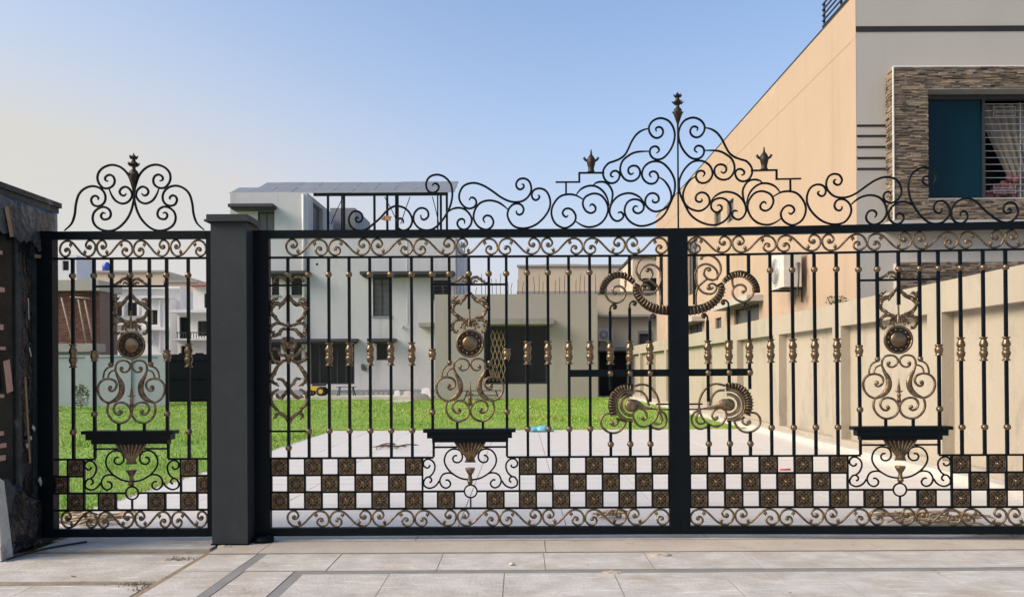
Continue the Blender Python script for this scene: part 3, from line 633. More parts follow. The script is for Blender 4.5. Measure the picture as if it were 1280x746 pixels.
def gate_leaf(g, post):
    leaf_frame(g, 318.8, 848.3, 19.2, 12.4)
    crest(g, post)
    n = 9; w = (836-357.6) / n
    frieze(g, [(357.6+i*w, 357.6+(i+1)*w) for i in range(n)], 296.8, 319.2)
    frieze(g, [(357.6+i*w, 357.6+(i+1)*w) for i in range(n)], 635.6, 657.6)
    for y, a, b in ((571, 338, 541.6), (571, 633.2, 835.9), (592.2, 338, 527.4), (592.2, 649.5, 835.9), (613.3, 338, 527.4), (613.3, 649.5, 835.9), (634.5, 338, 835.9)):
        g.bar_box('rail', a, b, y-1.2, y+1.2, 0.012)
    tiles(g, 338.6, 9, 20.98, 'o'); tiles(g, 648.7, 9, 20.75, 'o')
    console_field(g)
    medallion(g)
    bars = [(360.6, 569.8, 321.8, (341.9, 558), None, 0), (386.0, 569.8, 321.8, (342, 537.2), None, 0)]
    for x in (411.6, 437.0, 462.9, 488.8, 515.0): bars.append((x, 569.8, 321.8, (342, 537), '2', 441.5))
    for x in (659.4, 685.4, 711.4, 737.6): bars.append((x, 569.8, 321.8, (341, 536), '2', 441.0))
    for x in (540.6, 633.4): bars.append((x, 535, 321.8, (342, 514.5), '1', 442.0))
    for x in (562.2, 611.6): bars.append((x, 451, 321.8, (342,), None, 0))
    bars.append((586.7, 386, 321.8, (342,), None, 0))
    balusters(g, bars)
    g.bar_box('tie_bar', 540.6, 633.4, 354, 356.6, 0.010)
    acanthus_column(g)
    lock_ornaments(g)

bx = lambda px: (px - PX) / K
rl = empty('gate_leaf', (bx(327), 0, 0), 'black iron gate leaf with bronze ornaments, hinged on the dark grey steel pillar', 'gate')
gL = Gate(rl, 327); gate_leaf(gL, True)
rr_ = empty('gate_leaf', (bx(MIDX), 0, 0), 'black iron gate leaf with bronze ornaments, standing in front of the cream boundary wall', 'gate')
rr_.rotation_euler = (0, R(-0.3), R(-3.2))
gR = Gate(rr_, MIDX, True, 1.031, 1.004); gate_leaf(gR, False)

# fixed side panel
rs = empty('iron_fence', (bx(165), 0, 0), 'narrow black iron fence panel between the marble pillar and the dark grey pillar', 'fence')
gS = Gate(rs, 165)
def side_panel(g):
    DX = -423.2
    g.bar_box('stile', 50, 69.5, 286.9, 667.5, 0.045); g.bar_box('stile', 259.5, 274.6, 286.9, 667.5, 0.024)
    g.bar_box('top_rail', 69.5, 259.5, 286.9, 296.6, 0.027); g.bar_box('bottom_rail', 69.5, 259.5, 657.6, 667.5, 0.027)
    g.bar_box('rail', 69.5, 259.5, 319.2, 321.8, 0.013)
    # crest
    s, ox, oy = 7.2727, 80, 181.9
    half = [[(10,752),(75,690),(105,605),(115,520),(140,430),(190,375),(260,350),(330,365),(375,410),(385,465),(365,510),(320,532),(275,520),(255,480),(268,447),(298,438),(322,458),(314,475)],
            [(385,600),(360,592),(343,620),(365,652),(412,645),(433,610),(420,565),(375,540),(325,550),(280,590),(268,650),(290,705),(340,742),(400,757),(460,750),(520,715),(580,650),(620,570),(640,480),(645,400)],
            [(643,420),(630,350),(605,270),(565,212),(510,172),(440,158),(370,180),(325,225),(313,280),(330,330),(370,368),(420,367),(458,340),(470,300),(455,262),(420,248),(386,268),(386,297),(412,306)],
            [(418,372),(440,430),(480,485),(540,510),(595,490),(627,440),(615,390),(575,358),(535,368),(514,400),(528,430),(556,437),(576,418)]]
    for h in half:
        p = cv(ox, oy, s, h); g.scroll('crest_scroll', p, 1.5, taper=True); g.scroll('crest_scroll', mir(p, 168.7), 1.5, taper=True)
    flower_finial(g, 168.5, oy+50/s, 7.6, False)
    n = 4; w = (259-75) / n
    frieze(g, [(75+i*w, 75+(i+1)*w) for i in range(n)], 296.8, 319.2, True)
    frieze(g, [(75+i*w, 75+(i+1)*w) for i in range(n)], 635.6, 657.6)
    for y, a, b in ((571, 69.5, 541.6+DX), (571, 633.2+DX, 259.5), (592.2, 69.5, 527.4+DX), (592.2, 649.5+DX, 259.5), (613.3, 69.5, 527.4+DX), (613.3, 649.5+DX, 259.5), (634.5, 69.5, 259.5)):
        g.bar_box('rail', a, b, y-1.2, y+1.2, 0.012)
    tiles(g, 64.5, 2, 20.0, 'm'); tiles(g, 225.6, 2, 20.3, 'o')
    console_field(g, DX); medallion(g, DX)
    bars = [(91.6, 569.8, 321.8, (342, 537), '2', 442), (236, 569.8, 321.8, (342, 537), '2', 442)]
    for x in (118.2, 209.0): bars.append((x, 535, 321.8, (342, 514.5), '1', 442.0))
    for x in (140.2, 187.4): bars.append((x, 451, 321.8, (342,), None, 0))
    bars.append((163.6, 386, 321.8, (342,), None, 0))
    balusters(g, bars)
    g.bar_box('tie_bar', 118.2, 209.0, 354, 356.6, 0.010)
side_panel(gS)

# steel gate pillars
def steel_pillar(xa, xb, yc, label):
    xm = (xa+xb)/2
    r = empty('gate_pillar', (xm, yc, 0), label, 'pillar')
    h = 2.70; hw = (xb-xa)/2
    MB().box(-hw, hw, -0.16, 0.16, 0, h).build('shaft', 'pillar_paint', r)
    mb = MB(); mb.box(-hw-0.040, hw+0.03, -0.20, 0.20, h, h+0.016); mb.box(-hw-0.026, hw+0.016, -0.186, 0.185, h+0.016, h+0.060); mb.build('cap', 'pillar_paint', r)
    MB().box(-hw-0.008, hw+0.008, -0.168, 0.165, -0.02, 0.008).build('base_plate', 'iron', r)
    return r
steel_pillar(-2.586, -2.288, -0.04, 'plain dark grey steel gate pillar with flat cap between fence panel and gate leaf')
steel_pillar(5.00, 5.30, -0.25, 'plain dark grey steel gate pillar beside the cream boundary wall')
# ------------------------------------------------------------------ ground, pavement, driveway, lawn
tag(MB().box(-400, 400, -60, 700, -0.4, -0.075).build('ground', 'ground_dust'), kind='structure')
pv = tag(MB().box(-2.5, 9, -4.5, 0.36, -0.073, -0.0235).build('pavement', 'joint'), kind='structure')
def slab(par, x0, x1, d0, d1, m, z=0.0, t=0.03, name='slab', g=0.0022):
    y0, y1 = d0-GD, d1-GD; e = 0.001
    a = [(x0+g, y0+g, z-t), (x1-g, y0+g, z-t), (x1-g, y1-g, z-t), (x0+g, y1-g, z-t)]
    b = [(x0+g+e, y0+g+e, z), (x1-g-e, y0+g+e, z), (x1-g-e, y1-g-e, z), (x0+g+e, y1-g-e, z)]
    dz = random.uniform(-0.002, 0.002); b = [(p[0], p[1], p[2]+dz) for p in b]
    mb = MB(); k = 12
    mb.v = a + [(p[0], p[1], z-e) for p in a] + b
    for i in range(4):
        j = (i+1) % 4; mb.cur = 1; mb.face((i, j, 4+j, 4+i)); mb.face((4+i, 4+j, 8+j, 8+i))
    mb.cur = 0; mb.face((8, 9, 10, 11)); mb.face((3, 2, 1, 0))
    return mb.build(name, [m, 'joint'], par)
for x0, x1 in ((-2.5, -0.9), (-0.9, 1.6), (1.6, 4.2), (4.2, 6.6)): slab(pv, x0, x1, 6.83, 7.25, 'slab', 0.0, g=0.002)
for x0, x1 in ((-2.5, -2.11), (-2.11, 0.2), (0.2, 2.9), (2.9, 5.4), (5.4, 8)): slab(pv, x0, x1, 6.40, 6.828, 'slab_sandy', -0.004, g=0.002)
xs = [-2.03, -1.43, -0.62, 0.18, 0.98, 1.774, 2.576, 3.38, 4.18, 4.98, 5.8, 6.6]
slab(pv, -2.5, -2.11, 5.86, 6.39, 'slab', -0.012); slab(pv, -2.5, -2.11, 4.9, 5.855, 'slab', -0.012); slab(pv, -2.5, -2.11, 3.9, 4.9, 'slab', -0.012)
slab(pv, -2.11, -2.03, 3.4, 6.39, 'strip_dark', -0.013, name='strip', g=0.001)
for a, b in zip(xs, xs[1:]): slab(pv, a, b, 5.86, 6.39, 'slab', -0.012)
slab(pv, -1.66, 6.6, 5.785, 5.858, 'strip_dark', -0.019, name='strip', g=0.001)
slab(pv, -1.66, -1.58, 3.4, 5.783, 'strip_dark', -0.019, name='strip', g=0.001)
slab(pv, -2.03, -1.66, 4.9, 5.858, 'slab', -0.016); slab(pv, -2.03, -1.66, 3.9, 4.9, 'slab', -0.016)
xs = [-1.58, -0.95, -0.12, 0.67, 1.444, 2.21, 2.98, 3.75, 4.55, 5.35, 6.15]
for a, b in zip(xs, xs[1:]):
    slab(pv, a, b, 4.98, 5.783, 'slab', -0.018); slab(pv, a, b, 4.18, 4.98, 'slab', -0.018)
pl = tag(MB().box(-7, -2.52, -4.5, 0.30, -0.074, -0.06).build('side_pavement', 'mud'), kind='structure')
for x0, x1 in ((-3.98, -2.55),): slab(pl, x0, x1, 6.56, 7.15, 'slab', -0.004, 0.06)
for x0, x1 in ((-5.2, -3.98), (-3.98, -2.56)): slab(pl, x0, x1, 5.67, 6.50, 'slab', -0.035)
for x0, x1 in ((-5.2, -3.4), (-3.4, -2.60)): slab(pl, x0, x1, 4.7, 5.60, 'slab', -0.04)
for (x0, x1, d0, d1, z) in ((-4.6, -2.53, 6.50, 6.56, -0.026), (-5.2, -2.57, 5.605, 5.668, -0.036), (-2.555, -2.505, 4.9, 6.80, -0.02)):
    slab(pl, x0, x1, d0, d1, 'mud', z, name='mud_joint', g=0.0)
dv = tag(MB().box(-4.62, 5.46, 0.365, 12.42, -0.074, -0.012).build('driveway', 'joint'), kind='structure')
TM = []
for v in range(3):
    mb = MB(); h = 0.4975
    mb.box(-h, h, -h, h, -0.02, 0); TM.append(mb.mesh('paving_tile', 'drive_tile'))
for i in range(10):
    for j in range(12):
        o = place('paving_tile', TM[(i*7+j*5) % 3], dv, (-4.60+0.502+i*1.0045, 0.37+0.502+j*1.0035, random.uniform(-0.0035, 0.0)))
lw = tag(MB().box(-40, 5.44, 12.43, 33.2, -0.3, -0.005).box(-40, -4.63, 0.40, 12.43, -0.3, -0.0055).build('lawn', 'soil'), kind='structure')
def grass(name, rects, per, hgt, wid, label):
    V = []; n_tot = 0
    for (x0, x1, y0, y1) in rects:
        n = int((x1-x0)*(y1-y0)*per); x = np.random.uniform(x0, x1, n); y = np.random.uniform(y0, y1, n)
        keep = (x > -0.66*(y+GD)-0.4)
        x, y = x[keep], y[keep]; n = len(x); a = np.random.uniform(0, math.tau, n); h = hgt*np.random.uniform(0.5, 1.25, n); w = wid*np.random.uniform(0.7, 1.3, n)
        pat = 0.75 + 0.35*np.sin(x*1.1+np.sin(y*0.7)*2)*np.cos(y*0.9+x*0.3); h = h*pat
        lx, ly = np.random.normal(0, 0.5, n)*h, np.random.normal(0, 0.5, n)*h
        p = np.zeros((n, 3, 3)); p[:, 0] = np.stack([x-np.cos(a)*w, y-np.sin(a)*w, np.full(n, -0.01)], 1)
        p[:, 1] = np.stack([x+np.cos(a)*w, y+np.sin(a)*w, np.full(n, -0.01)], 1); p[:, 2] = np.stack([x+lx, y+ly, h], 1)
        V.append(p.reshape(-1, 3)); n_tot += n
    v = np.concatenate(V); me = bpy.data.meshes.new(name)
    me.vertices.add(len(v)); me.vertices.foreach_set('co', v.ravel())
    me.loops.add(len(v)); me.loops.foreach_set('vertex_index', np.arange(len(v), dtype=np.int32))
    me.polygons.add(n_tot); me.polygons.foreach_set('loop_start', np.arange(0, len(v), 3, dtype=np.int32)); me.polygons.foreach_set('loop_total', np.full(n_tot, 3, dtype=np.int32))
    me.materials.append(MATS['grass']); me.update(calc_edges=True); me.validate()
    o = place(name, me); return tag(o, label, 'grass', kind='stuff')
grass('grass', [(-14, -4.6, 0.4, 6)], 900, 0.04, 0.005, 'short green grass of the lawn behind the fence panel')
grass('grass', [(-18, -4.55, 6, 12.43), (-18, 5.44, 12.43, 18)], 300, 0.045, 0.009, 'bright green grass of the lawn behind the driveway')
grass('grass', [(-26, 5.44, 18, 33.2)], 140, 0.05, 0.018, 'green grass of the far lawn in front of the houses')
grass('grass', [(-4.66, -4.52, 0.4, 12.5), (-4.66, 5.44, 12.36, 12.50)], 1500, 0.05, 0.007, 'ragged grass fringe along the driveway edge')
grass('grass', [(-0.5, 4.2, 15.2, 17.5), (-9.5, -6.5, 8.6, 10.0), (-5.6, -4.7, 9.5, 12.3), (1.5, 4.5, 31.2, 33.1), (-5.0, -1.0, 31.8, 33.1)], 120, 0.16, 0.012, 'longer darker tufts of grass standing in the lawn')
tag(MB().box(-26, -4.4, 33.2, 36.4, -0.3, 0.15).build('terrace', 'kerb'), kind='structure')
tag(MB().box(W(478,0,36)[0], W(506,0,36)[0], 29.0, 33.2, -0.1, 0.02).build('path', 'kerb'), kind='structure')

# ------------------------------------------------------------------ helpers for buildings
def Mf(y):                                       # front-facing wall: u=x, v=z, w=depth behind y
    return lambda u, v, w: (u, y+w, v)
def Ms(x):                                       # left-facing wall: u=y, v=z, w=depth behind x
    return lambda u, v, w: (x+w, u, v)
def rect(px0, px1, py0, py1, d):                 # photo rectangle at distance d -> (x0,x1,z0,z1)
    pm, qm = (px0+px1)/2, (py0+py1)/2
    return (W(px0, qm, d)[0], W(px1, qm, d)[0], W(pm, py1, d)[2], W(pm, py0, d)[2])
def window(par, r, M, inset=0.12, cols=2, rows=1, glass='glass_dark', fm='frame_dark', fw=0.05, name='window'):
    u0, u1, v0, v1 = r
    mb = MB()
    def bar(a, b, c, d, w0, w1):
        P = [M(a, c, w0), M(b, c, w0), M(b, c, w1), M(a, c, w1), M(a, d, w0), M(b, d, w0), M(b, d, w1), M(a, d, w1)]; mb.hexa(P)
    bar(u0, u1, v0, v0+fw, inset-0.03, inset+0.03); bar(u0, u1, v1-fw, v1, inset-0.03, inset+0.03)
    for i in range(cols+1):
        c = u0 + (u1-u0)*i/cols; a, b = (c, c+fw) if i == 0 else ((c-fw, c) if i == cols else (c-fw/2, c+fw/2)); bar(a, b, v0+fw, v1-fw, inset-0.031, inset+0.031)
    for j in range(1, rows):
        c = v0 + (v1-v0)*j/rows; bar(u0+fw, u1-fw, c-fw/2, c+fw/2, inset-0.028, inset+0.028)
    f = mb.build(name, fm, par)
    for i in range(cols):
        a, b = u0+(u1-u0)*i/cols+fw/2, u0+(u1-u0)*(i+1)/cols-fw/2
        m2 = MB(); P = [M(a, v0+fw/2, inset-0.006), M(b, v0+fw/2, inset-0.006), M(b, v0+fw/2, inset+0.006), M(a, v0+fw/2, inset+0.006), M(a, v1-fw/2, inset-0.006), M(b, v1-fw/2, inset-0.006), M(b, v1-fw/2, inset+0.006), M(a, v1-fw/2, inset+0.006)]
        m2.hexa(P); m2.build('pane', glass[i] if isinstance(glass, (list, tuple)) else glass, f)
    return f
def hbox(M, u0, u1, v0, v1, w0, w1):
    return [M(u0, v0, w0), M(u1, v0, w0), M(u1, v0, w1), M(u0, v0, w1), M(u0, v1, w0), M(u1, v1, w0), M(u1, v1, w1), M(u0, v1, w1)]
def part(par, name, m, M, *boxes):
    mb = MB()
    for b in boxes: mb.hexa(hbox(M, *b))
    return mb.build(name, m, par)

# ------------------------------------------------------------------ boundary wall on the right
bwl = empty('boundary_wall', (5.65, 10, 0), 'tall cream plastered boundary wall with recessed bays along the driveway', 'wall')
o_ = Vector(bwl.location)
def loc_box(x0, x1, y0, y1, z0, z1): return MB().box(x0-o_.x, x1-o_.x, y0-o_.y, y1-o_.y, z0-o_.z, z1-o_.z)
loc_box(5.65, 5.92, 0.3, 34.0, 2.19, 2.60).build('top_beam', 'wall_cream', bwl)
loc_box(5.82, 5.918, 0.3, 34.0, 0.10, 2.19).build('recess_panel', 'wall_cream', bwl)
loc_box(5.655, 5.818, 0.3, 34.0, -0.05, 0.20).build('plinth', 'wall_cream', bwl)
d = 4.0
ends = []
p = 7.35
while p < 41:
    loc_box(5.652, 5.82, p-GD, p+0.38-GD, 0.2, 2.19).build('pilaster', 'wall_cream', bwl); p += 3.37
loc_box(5.45, 5.648, 0.37, 33.0, -0.05, 0.12).build('kerb', 'kerb', bwl)
# weed on top of the wall
def shrub(name, loc, rx, rz, n, lsz, label, cat='plant', stems=5):
    r = empty(name, loc, label, cat); mb = MB()
    for k in range(stems):
        a = random.uniform(0, math.tau); mb.tube3([(0, 0, 0), (math.cos(a)*rx*0.3, math.sin(a)*rx*0.3, rz*0.5), (math.cos(a)*rx*0.7, math.sin(a)*rx*0.7, rz*0.9)], [0.012, 0.008, 0.003], 4)
    mb.build('stem', 'bamboo', r); mb = MB()
    for k in range(n):
        a = random.uniform(0, math.tau); q = random.random()**0.5; zz = random.uniform(0.1, 1.0)*rz; e = rx*q*(0.5+0.6*math.sin(math.pi*min(zz/rz, 0.95)))
        c = Vector((math.cos(a)*e, math.sin(a)*e, zz)); d1 = Vector((random.gauss(0,1), random.gauss(0,1), random.gauss(0,0.6))).normalized()*lsz; d2 = d1.cross(Vector((random.gauss(0,1), random.gauss(0,1), 1))).normalized()*lsz*0.35
        mb.quad(c-d1, c+d2, c+d1, c-d2)
    mb.build('foliage', 'leaf_green', r); return r
shrub('weed', (5.78, W(1042, 378, 14.6)[1], 2.60), 0.20, 0.16, 110, 0.035, 'small green weed sprouting on top of the cream boundary wall')

# ------------------------------------------------------------------ neighbour house on the right
XB, YB, HB = 6.9, 9.45, 9.10
nb = empty('neighbour_house', (XB, YB, 0), 'two storey house with peach side wall and stone framed window behind the boundary wall', 'house')
class Off:                                       # build in world coordinates, keep the parent at its base
    def __init__(s, root): s.l = root.location
    def __call__(s, M): return lambda u, v, w: tuple(a-b for a, b in zip(M(u, v, w), s.l))
ofn = Off(nb)
side = ofn(Ms(XB)); front = ofn(Mf(YB))
sd_ = lambda px: XB*1000/(px-PX) - GD            # y on the side wall seen at a photo column
def srect(p0, p1, y0, y1):                       # far px, near px on the side wall
    d = XB*1000/((p0+p1)/2-PX); pm = (p0+p1)/2; return (sd_(p1), sd_(p0), W(pm, y1, d)[2], W(pm, y0, d)[2])
SW = [(srect(918, 949, 383, 425), 2), (srect(894.5, 902, 397, 420), 1), (srect(861, 878, 405, 426), 2), (srect(861, 873, 300, 367), 2), (srect(910, 918, 250, 277), 1), (srect(894, 902, 264, 282), 1)]
mb = MB(); mb.wall(YB+0.25, 33.4, -0.05, 8.2, 0.0, 0.3, [w[0] for w in SW], side); mb.build('side_wall', 'plaster_peach', nb)
for w, c in SW: window(nb, w, side, 0.10, c, 1, 'glass_grey')
part(nb, 'parapet', 'plaster_peach', side, (YB+0.25, 33.4, 8.2, HB, -0.006, 0.275))
part(nb, 'corner_skin', 'plaster_peach', side, (YB-0.002, YB+0.249, -0.05, 8.2, -0.004, -0.001), (YB-0.002, YB+0.249, 8.2, HB, -0.0065, -0.001))
part(nb, 'coping', 'dark_trim', side, (YB+0.0, 33.4, HB, HB+0.03, -0.02, 0.30))
for w, c in (SW[0], SW[2]): part(nb, 'sunshade', 'plaster_front', side, (w[0]-0.45, w[1]+0.9, w[3]+0.03, w[3]+0.20, -0.48, 0.02))
# front
SF = rect(1109, 1400, 83, 275, 16.04); OP = rect(1160.5, 1345, 111, 247, 16.04)
x0, x1 = 7.505, 12.6; ox0, ox1 = OP[0], 11.6
mb = MB(); mb.wall(XB, 17, -0.05, HB, 0.0, 0.24, [(ox0, ox1, OP[2], OP[3])], front); mb.build('front_wall', 'plaster_front', nb)
part(nb, 'groove', 'black_groove', front, (XB+0.001, 17, 8.31, 8.42, -0.012, 0.2))
for y in (157.3, 170.2, 184, 197.7, 211.3):
    z = W(1090, y, 16.35)[2]; part(nb, 'groove', 'black_groove', front, (XB+0.01, x0, z-0.022, z+0.022, -0.010, 0.02))
part(nb, 'ledge', 'plaster_front', front, (x0-0.05, 17, W(1200,286,16)[2], SF[2]-0.002, -0.36, -0.002))
part(nb, 'edge_bead', 'white_trim', front, (x0-0.012, x0+0.012, SF[2], SF[3], -0.335, -0.31), (x0+0.012, x1, SF[3]-0.012, SF[3]+0.012, -0.335, -0.31))
fb = part(nb, 'stone_frame', 'plaster_front', front, (x0+0.02, ox0-0.002, SF[2], SF[3]-0.02, -0.29, -0.002), (ox1+0.002, x1, SF[2], SF[3]-0.02, -0.29, -0.002), (ox0-0.002, ox1+0.002, SF[2], OP[2]-0.002, -0.29, -0.002), (ox0-0.002, ox1+0.002, OP[3]+0.002, SF[3]-0.02, -0.29, -0.002))
def strips(mb, M, u0, u1, v0, v1, w, hole=None, hh=0.030, face='f'):
    v = v0
    while v < v1-0.01:
        h = min(hh*random.uniform(0.7, 1.3), v1-v); u = u0
        while u < u1-0.01:
            L = min(random.uniform(0.07, 0.30), u1-u)
            segs = [(u, u+L)]
            if hole and v+h > hole[2] and v < hole[3]: segs = [(max(u, a), min(u+L, b)) for a, b in ((u0, hole[0]), (hole[1], u1)) if min(u+L, b)-max(u, a) > 0.01]
            for a, b in segs: mb.hexa(hbox(M, a+0.001, b-0.001, v+0.001, v+h-0.002, w-random.uniform(0.004, 0.034), w+0.01))
            u += L
        v += h
mb = MB(); strips(mb, front, x0+0.014, x1, SF[2], SF[3]-0.014, -0.29, (ox0, ox1, OP[2], OP[3]))
def Mleft(u, v, w): return tuple(a-b for a, b in zip((x0+0.02+w, YB-0.30+u, v), nb.location))
strips(mb, Mleft, 0.0, 0.30, SF[2], SF[3]-0.014, 0.0)
tag(mb.build('stone_cladding', 'stone_strip', fb), kind='stuff')
# lower stone band
LB = (7.62, 17, W(1200, 366, 16.04)[2], W(1200, 326.5, 16.04)[2])
lb = part(nb, 'lower_band', 'plaster_front', front, (LB[0]+0.02, LB[1], LB[2], LB[3]-0.01, -0.28, -0.002))
mb = MB(); strips(mb, front, LB[0], 12.6, LB[2], LB[3], -0.28); tag(mb.build('stone_cladding', 'stone_strip', lb), kind='stuff')
part(nb, 'dark_strip', 'black_groove', front, (LB[0]+0.1, 17, LB[2]-0.10, LB[2]-0.003, -0.27, -0.002))  # near-black strip along the underside of the lower stone band
# big window: teal glass, open half with grille and curtain
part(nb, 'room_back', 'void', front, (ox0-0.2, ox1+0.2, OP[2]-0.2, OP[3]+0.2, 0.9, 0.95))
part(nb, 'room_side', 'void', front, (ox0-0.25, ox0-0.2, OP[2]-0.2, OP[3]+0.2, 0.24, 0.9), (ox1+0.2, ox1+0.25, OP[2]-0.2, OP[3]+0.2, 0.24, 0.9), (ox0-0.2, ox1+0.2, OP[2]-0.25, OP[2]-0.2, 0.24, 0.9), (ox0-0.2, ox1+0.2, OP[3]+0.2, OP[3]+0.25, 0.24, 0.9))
xm = W(1227, 180, 16.45)[0]
wf = part(nb, 'window', 'frame_dark', front, (ox0, ox1, OP[3]-0.10, OP[3], 0.02, 0.12), (ox0, ox1, OP[2], OP[2]+0.05, 0.02, 0.12), (ox0, ox0+0.03, OP[2]+0.05, OP[3]-0.10, 0.021, 0.119), (xm-0.03, xm+0.03, OP[2]+0.05, OP[3]-0.10, 0.021, 0.119))
part(wf, 'pane', 'glass_teal', front, (ox0+0.03, xm-0.03, OP[2]+0.05, OP[3]-0.10, 0.06, 0.08))
z0, z1 = OP[2]+0.05, OP[3]-0.12
n = 15
for i in range(n):
    z = z0 + 0.04 + (z1-z0-0.08)*i/(n-1); part(wf, 'grille_bar', 'alu', front, (xm+0.03, ox1, z-0.006, z+0.006, 0.14, 0.152))
for u in (1275, 1330): x = W(u, 0, 16.5)[0]; part(wf, 'grille_bar', 'alu', front, (x-0.01, x+0.01, z0, z1, 0.16, 0.175))
for k in range(4):                               # little frames welded into the grille
    z = z0 + (0.13 if k % 2 else 0.24) + (0 if k < 2 else z1-z0-0.42); xx = W(1240, 0, 16.5)[0]; mb = MB()
    for b in ((xx, xx+0.46, z, z+0.008), (xx, xx+0.46, z+0.072, z+0.08), (xx, xx+0.008, z+0.006, z+0.074), (xx+0.452, xx+0.46, z+0.006, z+0.074)): mb.hexa(hbox(front, *b, 0.122, 0.139))
    mb.build('grille_frame', 'alu', wf)
mb = MB(); N = 60; rows = 14                     # curtain tied back towards the right
for j in range(rows+1):
    t = j/rows; zt = z1 - (z1-z0)*t
    gx = (xm+0.03+0.64*(t/0.72)**1.15) if t < 0.72 else xm+0.67-0.10*(t-0.72)
    wd = (xm+1.35) - gx
    for i in range(N+1):
        s = i/N; u = gx + wd*s; w = 0.32 + 0.045*math.sin(s*44+t*2) + 0.02*math.sin(s*97); mb.v.append(front(u, zt, w))
for j in range(rows):
    for i in range(N): a = j*(N+1)+i; mb.face((a, a+1, a+N+2, a+N+1), True)
mb.build('curtain', 'curtain', wf)
mb = MB()
for k in range(26):
    u = xm+0.15+random.random()*0.75; p = front(u, z0+0.06+random.random()*0.55*(u-xm)/0.9, 0.24+random.random()*0.05); mb.ball(p[0], p[1], p[2], random.uniform(0.05, 0.10), 7, 0.6)
mb.build('flowered_drape', 'red_flower', wf)
# roof railing and body
part(nb, 'body', 'plaster_front', side, (YB+1.3, 33.3, -0.05, 8.9, 1.3, 10))
rlg = part(nb, 'roof_railing', 'frame_dark', side, *[(YB+0.1, sd_(1028.5), HB+0.10+0.125*i, HB+0.13+0.125*i, 0.02, 0.05) for i in range(5)])
for q in (1028.8, 1050): part(rlg, 'post', 'frame_dark', side, (sd_(q)-0.02, sd_(q)+0.02, HB+0.02, HB+0.64, 0.051, 0.09))

def ac_unit(name, loc, rot, label, bracket=True, w=0.85, h=0.6, dp=0.3):
    r = empty(name, loc, label, 'air conditioner'); r.rotation_euler = (0, 0, rot)     # front faces local -Y, z = 0 at bottom
    MB().box(-w/2, w/2, -dp/2, dp/2, 0, h).build('casing', 'ac_white', r)
    mb = MB(); mb.lathe(-0.1, -dp/2, [(0, h*0.42), (0.012, h*0.42), (0.012, h*0.39), (0.002, h*0.38)], 20, 'Y', h*0.5); f = mb.build('fan_ring', 'ac_white', r)
    MB().lathe(-0.1, -dp/2+0.001, [(0, h*0.37), (0.004, h*0.37), (0.004, 0.001)], 20, 'Y', h*0.5).build('fan_guard', 'alu', f)
    for k in range(5):
        q = h*(0.08+0.06*k); MB().ptube([(-0.1+math.cos(t*math.pi/10)*q, h*0.5+math.sin(t*math.pi/10)*q) for t in range(21)], 0.006, -dp/2-0.010, 5).build('guard_wire', 'ac_white', f)
    if bracket:
        for s in (-0.3, 0.3): MB().box(s-0.02, s+0.02, -dp/2-0.02, dp/2+0.12, -0.045, -0.002).box(s-0.018, s+0.018, dp/2+0.085, dp/2+0.118, -0.35, -0.045).build('bracket', 'frame_dark', r)
    return r
# unit on the side wall: its long face looks away from the wall (-X)
yA = (sd_(985)+sd_(1016))/2; zA = W(1000, 361, XB*1000/350)[2]
a1 = ac_unit('air_conditioner', (XB-0.36, yA, zA), R(-90), 'off-white air conditioner outdoor unit bracketed to the peach side wall', w=1.15, h=0.86, dp=0.42)
mb = MB()
for k in range(3):
    mb.tube3(smooth([(0.35+0.03*k, 0.2, 0.5), (0.62, 0.10+0.02*k, 0.55), (0.75, 0.08, 0.2), (0.62, 0.10, -0.12-0.05*k), (0.40, 0.2, -0.02), (0.30, 0.28, 0.3)]), 0.022, 6)
mb.build('refrigerant_hose', 'ac_grey', a1)

# ------------------------------------------------------------------ grey main house
DH = 43.0; YH = DH - GD
gh = empty('grey_house', (W(430, 490, DH)[0], YH, 0), 'two storey grey plastered house with roof tower and dark sunshades beyond the lawn', 'house')
og = Off(gh); fr = og(Mf(YH))
rc = lambda a, b, c, d: rect(a, b, c, d, DH)
xl, xr = W(288, 300, DH)[0], W(569, 300, DH)[0]; ztop = W(470, 292, DH)[2]; zt2 = W(335, 241, DH)[2]; xt = W(384, 260, DH)[0]
WN = [(rc(466, 488, 347, 395), 2, 'glass_grey'), (rc(541, 564, 350, 374), 2, 'glass_dark'), (rc(339.5, 349, 345, 369), 1, 'glass_dark'), (rc(364, 381.5, 345, 369), 2, 'glass_dark'),
      (rc(388, 443, 429, 480), 5, 'glass_dark'), (rc(470.5, 485, 429, 450), 1, 'glass_dark'), (rc(338, 351, 429, 455), 1, 'glass_dark'), (rc(366, 377, 429, 452), 1, 'glass_dark')]
mb = MB(); mb.wall(xl, xr, -0.1, ztop, 0, 0.3, [w[0] for w in WN], fr); mb.build('wall', 'plaster_grey', gh)
for w, c, gl in WN: window(gh, w, fr, 0.16, c, 1, gl, fw=0.07)
part(gh, 'wall_return', 'plaster_grey', fr, (xr-0.3, xr-0.002, -0.1, ztop-0.002, 0.3, 13), (xl, xl+0.3, -0.1, ztop-0.002, 0.3, 13), (xl+0.3, xr-0.3, ztop-0.9, ztop-0.5, 0.3, 13), (xl, xr, -0.1, ztop, 13, 13.3))
